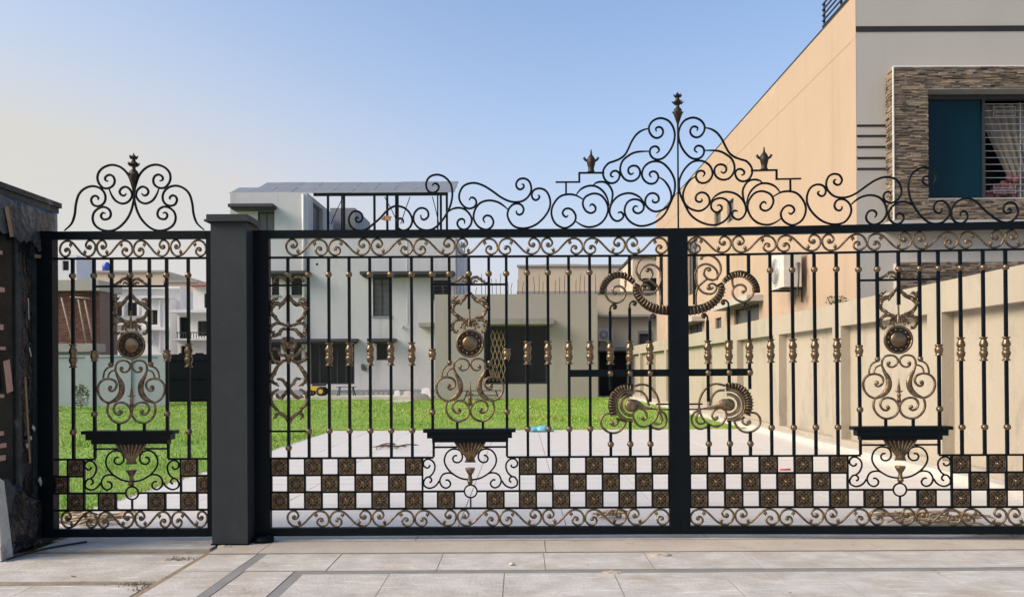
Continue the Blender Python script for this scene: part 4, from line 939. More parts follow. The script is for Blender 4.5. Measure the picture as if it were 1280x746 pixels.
# roof tower, set on the parapet
tw = rc(290, 300, 255, 290)
mb = MB(); mb.wall(xl, xt, ztop+0.001, zt2, 0.004, 0.3, [rc(322, 343, 264, 289)], fr); mb.build('tower_wall', 'plaster_grey', gh)
window(gh, rc(322, 343, 264, 289), fr, 0.14, 2, 1, 'glass_grey', fw=0.07)
def Mr(u, v, w): return tuple(a-b for a, b in zip((xt-w, YH+u, v), gh.location))   # right-facing
op = (1.2, 3.4, ztop+0.01, W(398, 256, 45)[2])
mb = MB(); mb.wall(0.3, 6.0, ztop+0.001, zt2, 0.0, 0.3, [op], Mr); mb.build('tower_wall', 'plaster_grey', gh)
part(gh, 'door', 'glass_grey', Mr, (op[0], op[1], op[2], op[3], 0.2, 0.24))
part(gh, 'tower_wall', 'plaster_grey', fr, (xl, xt-0.3, ztop+0.001, zt2, 6.0, 6.3), (xl, xl+0.3, ztop+0.001, zt2-0.002, 0.3, 6.0), (xl+0.3, xt-0.3, zt2-0.3, zt2-0.002, 0.3, 6.0))
b2 = rect(415, 446, 262, 292, 50)
part(gh, 'roof_block', 'plaster_grey_dark', fr, (b2[0], b2[1], ztop-0.4, b2[3], 6.5, 11.5))
b3 = rect(446, 470, 282, 292, 50)
# sunshades
def shade(a, b, y, d=0.75, t=0.16):
    r = rc(a, b, y, y+2); part(gh, 'sunshade', 'dark_trim', fr, (r[0], r[1], r[3]-t, r[3], -d, -0.002), (r[0]+0.12, r[1]-0.12, r[3]-t-0.10, r[3]-t-0.002, -d+0.15, -0.002))
shade(291, 346, 258); shade(453, 569, 341); shade(336, 389, 340.5); shade(336, 449, 424); shade(462, 496, 423.5)
r = rc(526, 544, 404.5, 413); part(gh, 'sunshade', 'concrete', fr, (r[0], r[1], r[2]+0.15, r[3], -0.9, -0.002))
mb = MB(); x = W(379, 300, DH-0.1)[0]-gh.location.x; mb.tube3([(x, -0.07, W(379,243,DH)[2]), (x, -0.07, W(379,300,DH)[2]), (x, -0.07, W(379,424,DH)[2])], 0.075, 8); mb.build('drain_pipe', 'pipe_white', gh)
mb = MB()
for px in (572, 577, 581): x = W(px, 330, DH+1)[0]-gh.location.x; mb.tube3([(x, 0.9, 0), (x, 0.9, 4), (x, 0.9, ztop-0.3)], 0.05, 6)
mb.build('drain_pipe', 'pipe_white', gh)
part(gh, 'vent', 'void', fr, (*rc(395, 397.5, 329, 331.5), -0.012, 0.0)); part(gh, 'lamp', 'ac_grey', fr, (*rc(456, 458, 458, 463), -0.12, -0.002)); part(gh, 'lamp', 'ac_white', fr, (*rc(502, 504, 407, 410), -0.14, -0.002))
part(gh, 'conduit', 'pipe_white', fr, (*rc(508.5, 509.3, 300, 404), -0.03, -0.002)); part(gh, 'meter_box', 'ac_grey', fr, (*rc(452, 455.5, 455, 462), -0.10, -0.002))
part(gh, 'plinth_band', 'plaster_grey_dark', fr, (xl, xr, 0.0, 0.42, -0.02, -0.003))
for (w, c, gl) in WN[:4]:
    for k in range(1, 6): z = w[2]+(w[3]-w[2])*k/6; part(gh, 'grille_bar', 'frame_dark', fr, (w[0], w[1], z-0.012, z+0.012, 0.05, 0.07))
    part(gh, 'sill', 'plaster_grey_dark', fr, (w[0]-0.08, w[1]+0.08, w[2]-0.07, w[2]-0.002, -0.06, 0.10))
# solar array on the roof
sa = empty('solar_array', (W(470, 242, DH)[0], YH+1.0, ztop), 'row of grey solar panels on black steel frame above the grey house roof', 'solar panels')
sl = sa.location; zf = W(470, 243, DH+1)[2]; SX = lambda px: W(px, 243, DH+1)[0]-sl.x
bm_ = MB().box(SX(392), SX(560), -0.06, 0.06, zf-sl.z-0.08, zf-sl.z+0.08).build('beam', 'iron', sa)
for px in (410, 430, 468, 484, 497, 551, 558.5): MB().box(SX(px)-0.06, SX(px)+0.06, -0.05, 0.05, 0, zf-sl.z-0.08).build('post', 'iron', sa)
for px in (412, 484, 540): MB().tube3([(SX(px), 3.0, -0.4), (SX(px), 3.0, 1.0), (SX(px)+0.01, 3.0, zf-sl.z+1.0)], 0.05, 6).build('post', 'iron', sa)
for a, b in ((412, 428), (497, 480), (500, 512), (548, 540)): MB().tube3([(SX(a), 0.2, zf-sl.z-1.6), (SX((a+b)/2), 0.2, zf-sl.z-0.8), (SX(b), 0.2, zf-sl.z-0.1)], 0.025, 5).build('brace', 'iron', sa)
xa_, xb_ = SX(287), SX(569); npn = 11; rise = (W(450, 230.5, DH+4)[2] - zf)
for i in range(npn):
    a = xa_ + (xb_-xa_)*i/npn; b = a + (xb_-xa_)/npn - 0.04
    sh = 0.55 if i == 0 else (0.3 if i == 1 else 0)
    for j in range(2):
        f0, f1 = j*0.5, j*0.5+0.485
        if i == 0 and j == 1: continue
        y = lambda f: 0.02+f*3.0; z = lambda f: zf-sl.z+0.10+f*rise+random.uniform(-0.02, 0.02)
        zz0, zz1 = z(f0), z(f1)
        MB().hexa([(a, y(f0), zz0), (b, y(f0), zz0), (b, y(f1), zz1), (a, y(f1), zz1), (a, y(f0), zz0+0.045), (b, y(f0), zz0+0.045), (b, y(f1), zz1+0.045), (a, y(f1), zz1+0.045)]).build('solar_panel', 'solar', sa)
        MB().hexa([(a-0.02, y(f0)-0.03, zz0-0.01), (b+0.02, y(f0)-0.03, zz0-0.01), (b+0.02, y(f0)-0.001, zz0-0.01), (a-0.02, y(f0)-0.001, zz0-0.01), (a-0.02, y(f0)-0.03, zz0+0.06), (b+0.02, y(f0)-0.03, zz0+0.06), (b+0.02, y(f0)-0.001, zz0+0.06), (a-0.02, y(f0)-0.001, zz0+0.06)]).build('panel_edge', 'alu', sa)

# ------------------------------------------------------------------ beige single storey annexe with starter bars
DA = 40.0; YA = DA-GD
an = empty('annexe', (W(645, 490, DA)[0], YA, 0), 'flat roofed beige annexe with large dark window and rusty bars sticking up', 'house')
oa = Off(an); fa = oa(Mf(YA)); ra = lambda a, b, c, d: rect(a, b, c, d, DA)
bd = ra(543.5, 747, 367.5, 497); wn = ra(605, 684, 407, 480)
mb = MB(); mb.wall(bd[0], bd[1], -0.1, bd[3], 0, 0.3, [wn], fa); mb.build('wall', 'plaster_beige', an)
part(an, 'wall_return', 'plaster_beige', fa, (bd[0], bd[0]+0.3, -0.1, bd[3]-0.002, 0.3, 2.99), (bd[1]-0.3, bd[1], -0.1, bd[3]-0.002, 0.3, 9), (bd[0]+0.3, bd[1]-0.3, bd[3]-0.4, bd[3]-0.1, 0.3, 2.99))
w = window(an, wn, fa, 0.2, 3, 1, ('glass_dark', 'glass_dark', 'glass_dark'), fw=0.08)
r = ra(603, 692, 399, 406); part(an, 'sunshade', 'concrete', fa, (r[0], r[1], r[2], r[3], -0.7, -0.002))
lt = ra(611, 637, 412, 477); mb = MB()           # lattice grille leaning behind the glass line
L = lt[1]-lt[0]; Hh = lt[3]-lt[2]
for k in range(-9, 10):
    for s in (1, -1):
        pts = []
        for t in np.linspace(0, 1, 9):
            u = lt[0] + L*(k/5.0) + s*Hh*t*0.32 + (0 if s > 0 else Hh*0.32)
            if lt[0] <= u <= lt[1]: pts.append(fa(u, lt[2]+Hh*t, 0.15 if s > 0 else 0.13))
        if len(pts) > 1: mb.tube3(pts, 0.022, 4)
mb.build('lattice_grille', 'lattice', an)
for i, px in enumerate(np.linspace(556, 744, 30)):
    hh = random.uniform(14, 27) if px > 600 else random.uniform(8, 18); x = W(px+random.uniform(-1.5, 1.5), 367, DA+0.6)[0]; p = fa(x, bd[3], 0.15+random.random()*0.1)
    MB().tube3([(p[0], p[1], p[2]-0.05), (p[0]+random.uniform(-.02,.02), p[1], p[2]+hh*0.02), (p[0]+random.uniform(-.06,.06), p[1], p[2]+hh*0.04)], 0.016, 5).build('starter_bar', 'rust', an)

# ------------------------------------------------------------------ cream houses behind
def simple_house(name, label, d, blocks, mat_, wins=(), extra=(), depth=8):
    px = sum(b[0]+b[1] for b in blocks)/len(blocks)/2; y = d-GD
    r = empty(name, (W(px, 480, d)[0], y, 0), label, 'house'); o = Off(r); f = o(Mf(y))
    for i, b in enumerate(blocks):
        q = rect(b[0], b[1], b[2], b[3] if len(b) > 3 else 500, d); zb = q[2] if len(b) > 3 and b[3] < 480 else -0.1
        off = (b[4] if len(b) > 4 else 0.0); m_ = b[5] if len(b) > 5 else mat_
        holes = [rect(*w[:4], d) for w in wins if w[0] >= b[0]-0.5 and w[1] <= b[1]+0.5 and w[2] >= b[2]-0.5 and w[3] <= (b[3] if len(b) > 3 else 500)+0.5 and (w[6] if len(w) > 6 else i) == i]
        mb = MB(); mb.wall(q[0], q[1], zb, q[3], off, off+0.3, holes, f); mb.build('wall', m_, r)
        part(r, 'body', m_, f, (q[0]+0.002, q[1]-0.002, zb, q[3]-0.003, off+0.6+0.01*i, off+depth), (q[0]+0.002, q[0]+0.3, zb, q[3]-0.003, off+0.3, off+0.6+0.01*i), (q[1]-0.3, q[1]-0.002, zb, q[3]-0.003, off+0.3, off+0.6+0.01*i), (q[0]+0.3, q[1]-0.3, q[3]-0.3, q[3]-0.004, off+0.3, off+0.6+0.01*i))
        for h, w in zip(holes, [w for w in wins if rect(*w[:4], d) in holes]): window(r, h, lambda u, v, ww, off=off: f(u, v, ww+off), 0.15, w[4], 1, w[5], fw=0.07)
    for (a, b, c, dd, w0, w1, m_, nm) in extra:
        q = rect(a, b, c, dd, d); part(r, nm, m_, f, (q[0], q[1], q[2], q[3], w0, w1))
    return r
ch = simple_house('cream_house', 'cream painted house with stepped parapet behind the beige annexe', 58, [(648, 778, 333.5)], 'plaster_cream',
    extra=[(646, 779, 364, 367.5, -0.25, -0.002, 'plaster_beige', 'ledge'), (646, 779, 331, 333.4, -0.12, 0.2, 'plaster_beige', 'coping')])
f = Off(ch)(Mf(58-GD)); q0 = rect(668, 742, 326, 331, 58); q1 = rect(684, 722, 326, 331, 58)
MB().hexa([f(q0[0], q0[2], 0.5), f(q0[1], q0[2], 0.5), f(q0[1], q0[2], 4.5), f(q0[0], q0[2], 4.5), f(q1[0], q1[3], 1.6), f(q1[1], q1[3], 1.6), f(q1[1], q1[3], 3.4), f(q1[0], q1[3], 3.4)]).build('hipped_roof', 'plaster_beige', ch)
c2 = simple_house('garage_house', 'cream house with dark garage opening beside the beige annexe', 46, [(742, 846, 366)], 'plaster_cream',
    wins=[(748.5, 784, 439, 497, 1, 'void'), (799, 813, 417, 441, 1, 'glass_grey')],  # near-black pane fills the open garage, its inner shade put into the colour
    extra=[(745, 846, 393.5, 396.5, -0.5, -0.002, 'plaster_beige', 'ledge'), (742, 846, 364, 366, -0.1, 0.25, 'plaster_beige', 'coping'), (745, 786, 434, 438, -0.8, -0.002, 'concrete', 'sunshade'), (797, 815, 413, 417, -0.05, -0.002, 'concrete', 'window_surround'), (797, 799, 417, 442, -0.05, -0.002, 'concrete', 'window_surround'), (813, 815, 417, 442, -0.05, -0.002, 'concrete', 'window_surround')], depth=4)
p = W(757, 426, 45.5); ac_unit('air_conditioner', (p[0], 46-GD-0.36, p[2]), 0, 'white air conditioner outdoor unit above the dark garage opening', h=0.7)
x = W(775, 333, 54)[0]
wg = empty('corner_house', (x, 48-GD, 0), 'tall cream house rising behind the meeting stiles of the gate', 'house')
MB().box(0, 9, 0, 6, -0.1, 8.1).build('wall', 'plaster_cream', wg); MB().box(-0.1, 9.1, -0.1, 6.1, 8.1, 8.25).build('coping', 'dark_trim', wg)
for zz in (2.6, 5.6): MB().box(0.6, 1.9, -0.02, 0.03, zz, zz+1.3).build('window', 'glass_dark', wg)

# ------------------------------------------------------------------ houses on the left
wb = empty('boundary_wall', (W(140, 470, 34)[0], 34-GD, 0), 'low blue grey boundary wall at the left edge of the lawn', 'wall')
q = rect(20, 206, 446, 506, 34); f = Off(wb)(Mf(34-GD)); part(wb, 'wall', 'wall_blue', f, (q[0], q[1], -0.1, q[3], 0, 0.25)); part(wb, 'coping', 'wall_blue', f, (q[0]-0.05, q[1]+0.05, q[3], q[3]+0.08, -0.05, 0.30))
for px in (60, 112, 160, 203): x = W(px, 470, 34)[0]; part(wb, 'pier', 'wall_blue', f, (x-0.15, x+0.15, -0.1, q[3]-0.003, -0.06, -0.002))
bgt = empty('sheet_gate', (W(235, 470, 38)[0], 38-GD, 0), 'black sheet metal gate beside the blue grey wall', 'gate')
q = rect(203, 275, 441, 500, 38); f = Off(bgt)(Mf(38-GD))
n = 7
for i in range(n):
    a = q[0]+(q[1]-q[0])*i/n; b = q[0]+(q[1]-q[0])*(i+1)/n; part(bgt, 'sheet_panel', 'iron', f, (a+0.004, b-0.004, 0.02, q[3]-0.06*(i % 2), 0, 0.03+0.01*(i % 2)))
part(bgt, 'gate_frame', 'iron', f, *[(q[0], q[1], z, z+0.08, -0.04, -0.002) for z in (0.10, 1.1, q[3]-0.35)])
shrub('garden_shrub', (W(101, 500, 32)[0], 32-GD, 0), 0.32, 0.95, 260, 0.07, 'leafy green shrub in front of the blue grey boundary wall')
# brick shell
DB = 44; bh = empty('brick_building', (W(100, 440, DB)[0], DB-GD, 0), 'unfinished red brick building with concrete slab and leaning poles', 'building')
f = Off(bh)(Mf(DB-GD)); q = rect(40, 124, 364, 430, DB)
part(bh, 'mortar_wall', 'mortar', f, (q[0], q[1], 0, q[3], 0.02, 0.3), (q[0], q[1], 0, q[3], 1.7, 2.0), (q[1]-0.3, q[1]-0.003, 0, q[3]-0.003, 0.3, 1.7))
mb = MB(); z = q[2]
row = 0
while z < q[3]-0.05:
    u = q[0] + (0.12 if row % 2 else 0)
    while u < q[1]-0.05:
        b = min(u+0.235, q[1]); mb.hexa(hbox(f, u, b, z, z+0.075, random.uniform(-0.005, 0.008), 0.05)); u += 0.245
    z += 0.087; row += 1
tag(mb.build('brickwork', 'brick', bh), kind='stuff')
r = rect(30, 128, 351, 364, DB); part(bh, 'roof_slab', 'plaster_beige', f, (r[0], r[1], r[2]+0.002, r[3], -0.4, 2.2))
r = rect(40, 132, 430, 440, DB); part(bh, 'canopy', 'concrete', f, (r[0], r[1], r[2], r[3]-0.002, -1.2, 0.0)); part(bh, 'wall', 'plaster_grey_dark', f, (r[0], r[1]-0.3, -0.1, r[2]-0.002, -0.1, 0.018))
for a, b in (((77, 372), (92, 432)), ((98, 374), (108, 428)), ((106, 375), (117, 428)), ((88, 371), (112, 373))):
    pp = [W(a[0], a[1], DB-0.3), W((a[0]+b[0])/2, (a[1]+b[1])/2, DB-0.35), W(b[0], b[1], DB-0.45)]
    hz_ = b == (112, 373); tag(MB().tube3(pp, 0.05, 6).build('pole', 'bamboo'), 'pale wooden pole laid level across the leaning poles on the red brick wall' if hz_ else ('pale wooden pole leaning apart from the pair on the red brick wall' if a[0] == 77 else 'one of two close pale poles leaning side by side on the red brick wall'), 'pole', 'poles leaning on the brick building')
bl = simple_house('pale_block', 'bluish white flat roofed block rising behind the brick building', 60, [(40, 96, 319)], 'plaster_white', depth=2.5, wins=[(78, 86, 326, 338, 1, 'glass_dark')])
fb_ = simple_house('far_house', 'far cream apartment house with flat parapet on the skyline', 75, [(90, 207, 338.5), (205, 248, 350)], 'plaster_cream', extra=[(90, 208, 338.4, 341, -0.2, -0.002, 'plaster_beige', 'coping'), (205, 248, 350, 353, -0.2, -0.002, 'plaster_beige', 'coping')])
p = W(134, 338.4, 76); tk = empty('water_tank', (p[0], p[1], p[2]), 'bright blue water tank on the far cream roof', 'tank')
MB().lathe(0, 0, [(0, 0.42), (0.55, 0.42), (0.62, 0.36), (0.68, 0.18), (0.72, 0.17), (0.74, 0.02)], 14).build('drum', 'water_blue', tk); MB().lathe(0, 0, [(0.74, 0.15), (0.80, 0.15)], 10).build('lid', 'water_blue', tk)
wh = simple_house('white_house', 'white two storey house with dark carport and lit window behind the black sheet gate', 54, [(138, 226, 361), (188, 222, 375, 500, -1.2, 'plaster_white')], 'plaster_white',
    wins=[(142, 176, 378, 402, 3, 'glass_dark', 0), (194, 207, 389, 407, 2, ('glass_lit', 'glass_dark'), 1), (150, 174, 415, 445, 2, 'glass_grey', 0)],
    extra=[(136, 228, 359, 361.5, -0.4, 0.2, 'plaster_white', 'coping'), (136, 190, 403, 407, -1.0, -0.002, 'plaster_white', 'balcony_slab'), (186, 224, 372.5, 375, -1.6, -0.3, 'plaster_white', 'coping'), (188, 222, 410, 414, -1.7, -1.202, 'plaster_white', 'ledge'), (192, 202, 416, 427, -1.5, -1.202, 'ac_white', 'wall_box'), (176.5, 179, 378, 403, -0.6, -0.002, 'plaster_white', 'column'), (158, 160, 378, 403, -0.6, -0.002, 'plaster_white', 'column'), (136, 188, 396, 403, -1.0, -0.9, 'alu', 'balcony_rail'), (209, 211, 376, 440, -1.3, -1.202, 'pipe_white', 'drain_pipe')], depth=4)
lh = simple_house('balcony_house', 'white house with red tiled roof and railed balcony', 50, [(222, 275, 392), (238, 275, 357, 391, 0.4, 'plaster_white')], 'plaster_white',
    wins=[(224, 235, 396, 424, 1, 'glass_dark', 0), (247, 258, 401, 420, 2, 'glass_dark', 0), (252, 257, 366, 384, 1, 'glass_grey', 1), (226, 240, 432, 460, 2, 'glass_dark', 0)],
    extra=[(220, 276, 388.5, 392, -1.2, -0.002, 'plaster_white', 'balcony_slab'), (220, 276, 424, 426, -1.3, -0.002, 'plaster_white', 'balcony_slab')])
f = Off(lh)(Mf(50-GD)); r = rect(236, 277, 346, 357, 50)
MB().hexa([f(r[0], r[2], -0.3), f(r[1], r[2], -0.3), f(r[1], r[2], 8), f(r[0], r[2], 8), f(r[0]+0.3, r[3], 2.5), f(r[1]+0.3, r[3], 2.5), f(r[1]+0.3, r[3], 4), f(r[0]+0.3, r[3], 4)]).build('roof', 'roof_tile', lh)
r = rect(222, 275, 415, 424, 49)
rg = part(lh, 'railing', 'frame_dark', f, (r[0], r[1], r[3]-0.06, r[3], -1.2, -1.15))
for k in range(16): u = r[0]+(r[1]-r[0])*(k+0.5)/16; part(rg, 'baluster', 'frame_dark', f, (u-0.02, u+0.02, r[2], r[3]-0.061, -1.19, -1.16))
# ------------------------------------------------------------------ marble pillar at the left, half wrapped in plastic
from mathutils import noise as mnoise
xp = -4.15
mp_ = empty('marble_pillar', (xp-0.35, -0.6, -0.04), 'unfinished dark marble gate pillar partly wrapped in plastic beside the iron fence panel', 'pillar')
ol = mp_.location
def pb(x0, x1, y0, y1, z0, z1): return MB().box(x0-ol.x, x1-ol.x, y0-ol.y, y1-ol.y, z0-ol.z, z1-ol.z)
zt = 2.92; YE = 0.27
pb(xp-0.75, xp-0.03, -0.59, YE-0.01, -0.05, zt).build('core', 'concrete', mp_)
seg = [(-0.11, YE, 'marble_green', 0.012), (-0.30, -0.112, 'marble_dark', 0.0), (-0.335, -0.302, 'marble_green', 0.014), (-0.50, -0.337, 'marble_dark', 0.0), (-0.60, -0.502, 'marble_dark', 0.006)]
for (y0, y1, m, e) in seg:
    zz = -0.04
    for c in ([0.12, 0.92, 1.62, 2.42, zt] if m == 'marble_dark' else [1.25, 2.42, zt]):
        pb(xp-0.028, xp+e, y0+0.001, y1-0.001, zz+0.001, c-0.001).build('marble_slab', m, mp_); zz = c
# pinkish broken tile edges stacked on the street corner
z = 0.75
while z < 2.5:
    h = random.uniform(0.03, 0.055); w = random.uniform(0.05, 0.10)
    pb(xp-0.02, xp+random.uniform(0.015, 0.035), -0.51-w, -0.485+random.uniform(-0.04, 0.02), z, z+h*0.8).build('tile_edge', 'marble_pink', mp_); z += random.choice((0.10, 0.16, 0.30, 0.38))
# cap
pb(xp-0.80, xp+0.035, -0.64, YE+0.03, zt, zt+0.045).build('cap', 'marble_green', mp_)
pb(xp-0.77, xp+0.018, -0.615, YE+0.012, zt-0.05, zt-0.001).build('cap_moulding', 'marble_green', mp_)
def sheet(name, y0, y1, ztop_, zbot, off, amp, m, ny=60, nz=60, seed=1, fr=5.0):
    mb = MB()
    for j in range(nz+1):
        for i in range(ny+1):
            s, t = i/ny, j/nz; y = y0+(y1-y0)*s; zb = zbot(s); z = ztop_(s)+(zb-ztop_(s))*t
            w = 0.0; q = 1.0; f = fr
            for k in range(4):
                w += q*(1-2*abs(mnoise.noise(Vector((y*f*1.3+seed*7.1, z*f*0.8+k*3.3, seed*1.7))))); q *= 0.55; f *= 2.1
            edge = min(1, s*8, (1-s)*8, t*8+0.15)
            mb.v.append((xp+off+amp*(0.55+0.38*w)*edge-ol.x, y+0.01*mnoise.noise(Vector((z*9, y*9, seed)))-ol.y, z-ol.z))
    for j in range(nz):
        for i in range(ny): a = j*(ny+1)+i; mb.face((a, a+1, a+ny+2, a+ny+1), True)
    return mb.build(name, m, mp_)
rag = lambda s, k: 0.05*mnoise.noise(Vector((s*9, k, 0.3)))+0.03*mnoise.noise(Vector((s*27, k, 1.3)))
sheet('plastic_wrap', -0.58, 0.26, lambda s: zt-0.05, lambda s: 2.46+0.12*(1-s)+rag(s, 2), 0.016, 0.035, 'plastic_sheet', seed=3)
sheet('plastic_wrap', -0.297, -0.115, lambda s: 2.44+rag(s, 8), lambda s: 0.42+rag(s, 7), 0.004, 0.022, 'plastic_black', ny=34, nz=200, seed=5, fr=7)
sheet('plastic_wrap', -0.50, -0.02, lambda s: 0.62-0.28*s+rag(s, 4), lambda s: 0.0, 0.016, 0.05, 'plastic_black', seed=6, fr=3.5)
# torn paper, cardboard strips and tape
for (y, z, w, h, m, rx) in ((-0.47, 2.66, 0.05, 0.24, 'cardboard', 0.35), (-0.24, 1.05, 0.022, 0.72, 'cardboard', 0.10), (-0.49, 1.42, 0.09, 0.26, 'marble_pink', 0.2), (-0.07, 0.52, 0.04, 0.07, 'paper_white', 0.6), (-0.25, 0.84, 0.022, 0.035, 'paper_white', 0.3),
                          (-0.05, 2.44, 0.20, 0.03, 'cardboard', 0.1), (-0.16, 0.98, 0.03, 0.05, 'paper_white', 0.9), (-0.20, 0.90, 0.03, 0.03, 'paper_white', 0.1), (-0.22, 1.98, 0.006, 0.18, 'paper_white', 0.05), (-0.2, 1.62, 0.01, 0.08, 'paper_white', 0.4)):
    o = MB().box(-0.002, 0.002, -w/2, w/2, -h/2, h/2).build('torn_strip', m, mp_, (xp+0.05-ol.x, y-ol.y, z-ol.z)); o.rotation_euler = (rx, 0, 0.1)
MB().hexa([(0.0,-0.10,0),(0.05,-0.10,0),(0.05,0.05,0),(0,0.05,0),(0,-0.10,0.66),(0.03,-0.10,0.66),(0.03,-0.03,0.62),(0,-0.03,0.62)]).build('cement_splash', 'paper_white', mp_, (xp+0.02-ol.x, -0.52-ol.y, -0.03-ol.z))
o = tag(MB().tube3(smooth([(xp+0.10, -0.62, -0.02), (xp+0.25, -0.35, 0.006), (xp+0.46, -0.10, 0.010)]), 0.009, 6).build('metal_rod', 'rubber'), 'thin dark rod lying on the pavement at the marble pillar foot', 'rod')

# ------------------------------------------------------------------ small things
def flake(mb, c, L, w, a, tilt=0.3, curl=0.3):
    d = Vector((math.cos(a), math.sin(a), 0)); s = Vector((-math.sin(a), math.cos(a), 0)); up = Vector((0, 0, 1)); c = Vector(c)
    p = [c-d*L, c-d*L*0.3+s*w+up*curl*w, c+d*L*0.4+s*w*0.8+up*tilt*w, c+d*L+up*tilt*L*0.6, c+d*L*0.4-s*w*0.8+up*tilt*w, c-d*L*0.3-s*w+up*curl*w, c+up*0.002]
    k = len(mb.v); mb.v += [tuple(q) for q in p]
    for i in range(6): mb.face((k+6, k+i, k+(i+1) % 6), True)
def on_ground(px, py, z=0.0):
    d = (EYE-z)*F/(py + ROLL*(px-PX) - PY); return W(px, py, d)
def leaf_thing(px, py, L, label, z=0.0, grp=None, m='dry_leaf'):
    p = on_ground(px, py, z); mb = MB(); flake(mb, (0, 0, 0.012), L, L*0.42, random.uniform(0, 6), 0.5, 0.4)
    return tag(mb.build('dry_leaf', m, None, (p[0], p[1], z)), label, 'leaf', grp)
for (px, py, L) in ((92, 723, 0.03), (118, 688, 0.02), (330, 706, 0.022), (236, 693, 0.03), (305, 739, 0.018), (1168, 715, 0.025), (1174, 718, 0.02), (996, 681, 0.012), (988, 743, 0.022), (700, 742, 0.012), (735, 708, 0.012), (1066, 682, 0.012), (1235, 703, 0.012)):
    leaf_thing(px, py, L, 'small dry brown leaf lying on the grey pavement slabs', -0.010, 'dry leaves on the pavement')
# stones and crumpled wads on the pavement
def stone(px, py, r, label, z=-0.012, sq=0.5, m='pebble'):
    p = on_ground(px, py, z); mb = MB(); mb.ball(0, 0, 0, r, 9); rnd = random.Random(int(px))
    mb.v = [(v[0]*(1+rnd.uniform(-.25,.25))*1.3, v[1]*(1+rnd.uniform(-.25,.25)), max((v[2]*(1+rnd.uniform(-.2,.2)))*sq, -r*sq*0.6)) for v in mb.v]
    return tag(mb.build('stone', m, None, (p[0], p[1], z+r*sq*0.6)), label, 'stone')
def clod(px, py, L, w, h, label, z, seed):
    """broken mortar crust: thin irregular plate with a rough upper face"""
    p = on_ground(px, py, z); mb = MB(); n = 22; rings = 5
    for j in range(rings+1):
        for i in range(n):
            a = i*math.tau/n; f = j/rings; e = 1+0.38*mnoise.noise(Vector((math.cos(a)*1.7, math.sin(a)*1.7, seed)))+0.16*mnoise.noise(Vector((math.cos(a)*5, math.sin(a)*5, seed)))
            x, y = math.cos(a)*L*e*f, math.sin(a)*w*e*f
            hh = h*(0.65+0.8*mnoise.noise(Vector((x*40, y*40, seed)))) if j < rings else -0.002
            mb.v.append((x, y, max(hh, -0.002)))
    for j in range(rings):
        for i in range(n): a, b = j*n+i, j*n+(i+1) % n; mb.face((a, a+n, b+n, b), False)
    return tag(mb.build('mortar_clod', 'pebble', None, (p[0], p[1], z)), label, 'mortar')
clod(826, 694, 0.10, 0.055, 0.018, 'crumbled pale clod of mortar on the pavement before the gate', -0.012, 1.0)
clod(764, 715, 0.075, 0.05, 0.010, 'flat pale crust of mortar on the dark paving strip', -0.018, 4.0)
stone(640, 706, 0.018, 'tiny white pebble on the pavement before the gate', -0.012, 0.7, 'paper_white')
clod(281, 683, 0.06, 0.03, 0.012, 'lump of spilled mortar at the foot of the grey steel pillar', -0.004, 7.0)
# black foot bracket next to the pillar
fbk = empty('drop_bolt', (bx(332), -0.08, 0.0), 'black iron gate stop on the pavement beside the grey steel pillar', 'gate stop')
MB().lathe(0, 0, [(0, 0.085), (0.02, 0.09), (0.045, 0.08), (0.055, 0.05), (0.06, 0.01)], 14).build('socket', 'iron', fbk); MB().box(-0.13, -0.05, -0.03, 0.03, 0.0, 0.03).build('tongue', 'iron', fbk)
# heaps of broken soil at the slab edges
for i, (px, py, L, w) in enumerate(((225, 700, 0.10, 0.03), (170, 731, 0.12, 0.03), (190, 738, 0.10, 0.025), (120, 688, 0.14, 0.02))):
    p = on_ground(px, py, -0.04); mb = MB()
    for k in range(70): mb.ball(random.gauss(0, L*0.6), random.gauss(0, w), random.uniform(0, 0.012), random.uniform(0.002, 0.008), 5)
    tag(mb.build('soil_crumbs', 'mud', None, (p[0], p[1], -0.035)), 'brown soil crumbs along the broken pavement edge, heap ' + ('below the pillar', 'by the lower joint', 'under the corner slab', 'in the long joint')[i], 'soil', kind='stuff')
# dry palm debris behind the gate
def debris(px0, px1, py, n, label, z=0.0, L=0.16, m='dry_frond', spread=0.15):
    mb = MB(); a, b = on_ground(px0, py, z), on_ground(px1, py, z); cx, cy = (a[0]+b[0])/2, (a[1]+b[1])/2
    for k in range(n):
        t = random.random(); x = a[0]+(b[0]-a[0])*t-cx; y = random.gauss(0, spread); an_ = random.gauss(0.0, 0.5); zz = random.uniform(0.0, 0.035)
        l = L*random.uniform(0.5, 1.3); q = [(x-math.cos(an_)*l, y-math.sin(an_)*l, zz+0.004), (x, y, zz+0.02+random.random()*0.04), (x+math.cos(an_)*l, y+math.sin(an_)*l, zz+random.uniform(0, 0.05))]
        mb.tube3(smooth(q, 3), [0.002]+[random.uniform(0.006, 0.013)]*5+[0.002], 4)
        if k % 2 == 0: flake(mb, (x+random.gauss(0, 0.05), y+random.gauss(0, 0.05), zz+0.03), random.uniform(0.03, 0.07), random.uniform(0.012, 0.03), random.uniform(0, 6), 0.5, 0.5)
    return tag(mb.build('dry_fronds', m, None, (cx, cy, z)), label, 'debris', kind='stuff')
debris(78, 150, 652, 26, 'heap of dry brown twigs behind the narrow iron fence panel')
debris(1100, 1215, 651, 42, 'heap of dry leaves and fronds behind the gate leaf by the cream wall', spread=0.10)
debris(1215, 1290, 668, 22, 'dry fronds spilling under the gate leaf by the cream wall', L=0.14, spread=0.06)
debris(752, 775, 647, 14, 'few dry twigs behind the gate near the meeting stiles', L=0.09, spread=0.04)
debris(465, 510, 560, 8, 'dark dry twig lying on the pale driveway', L=0.25, m='rust')
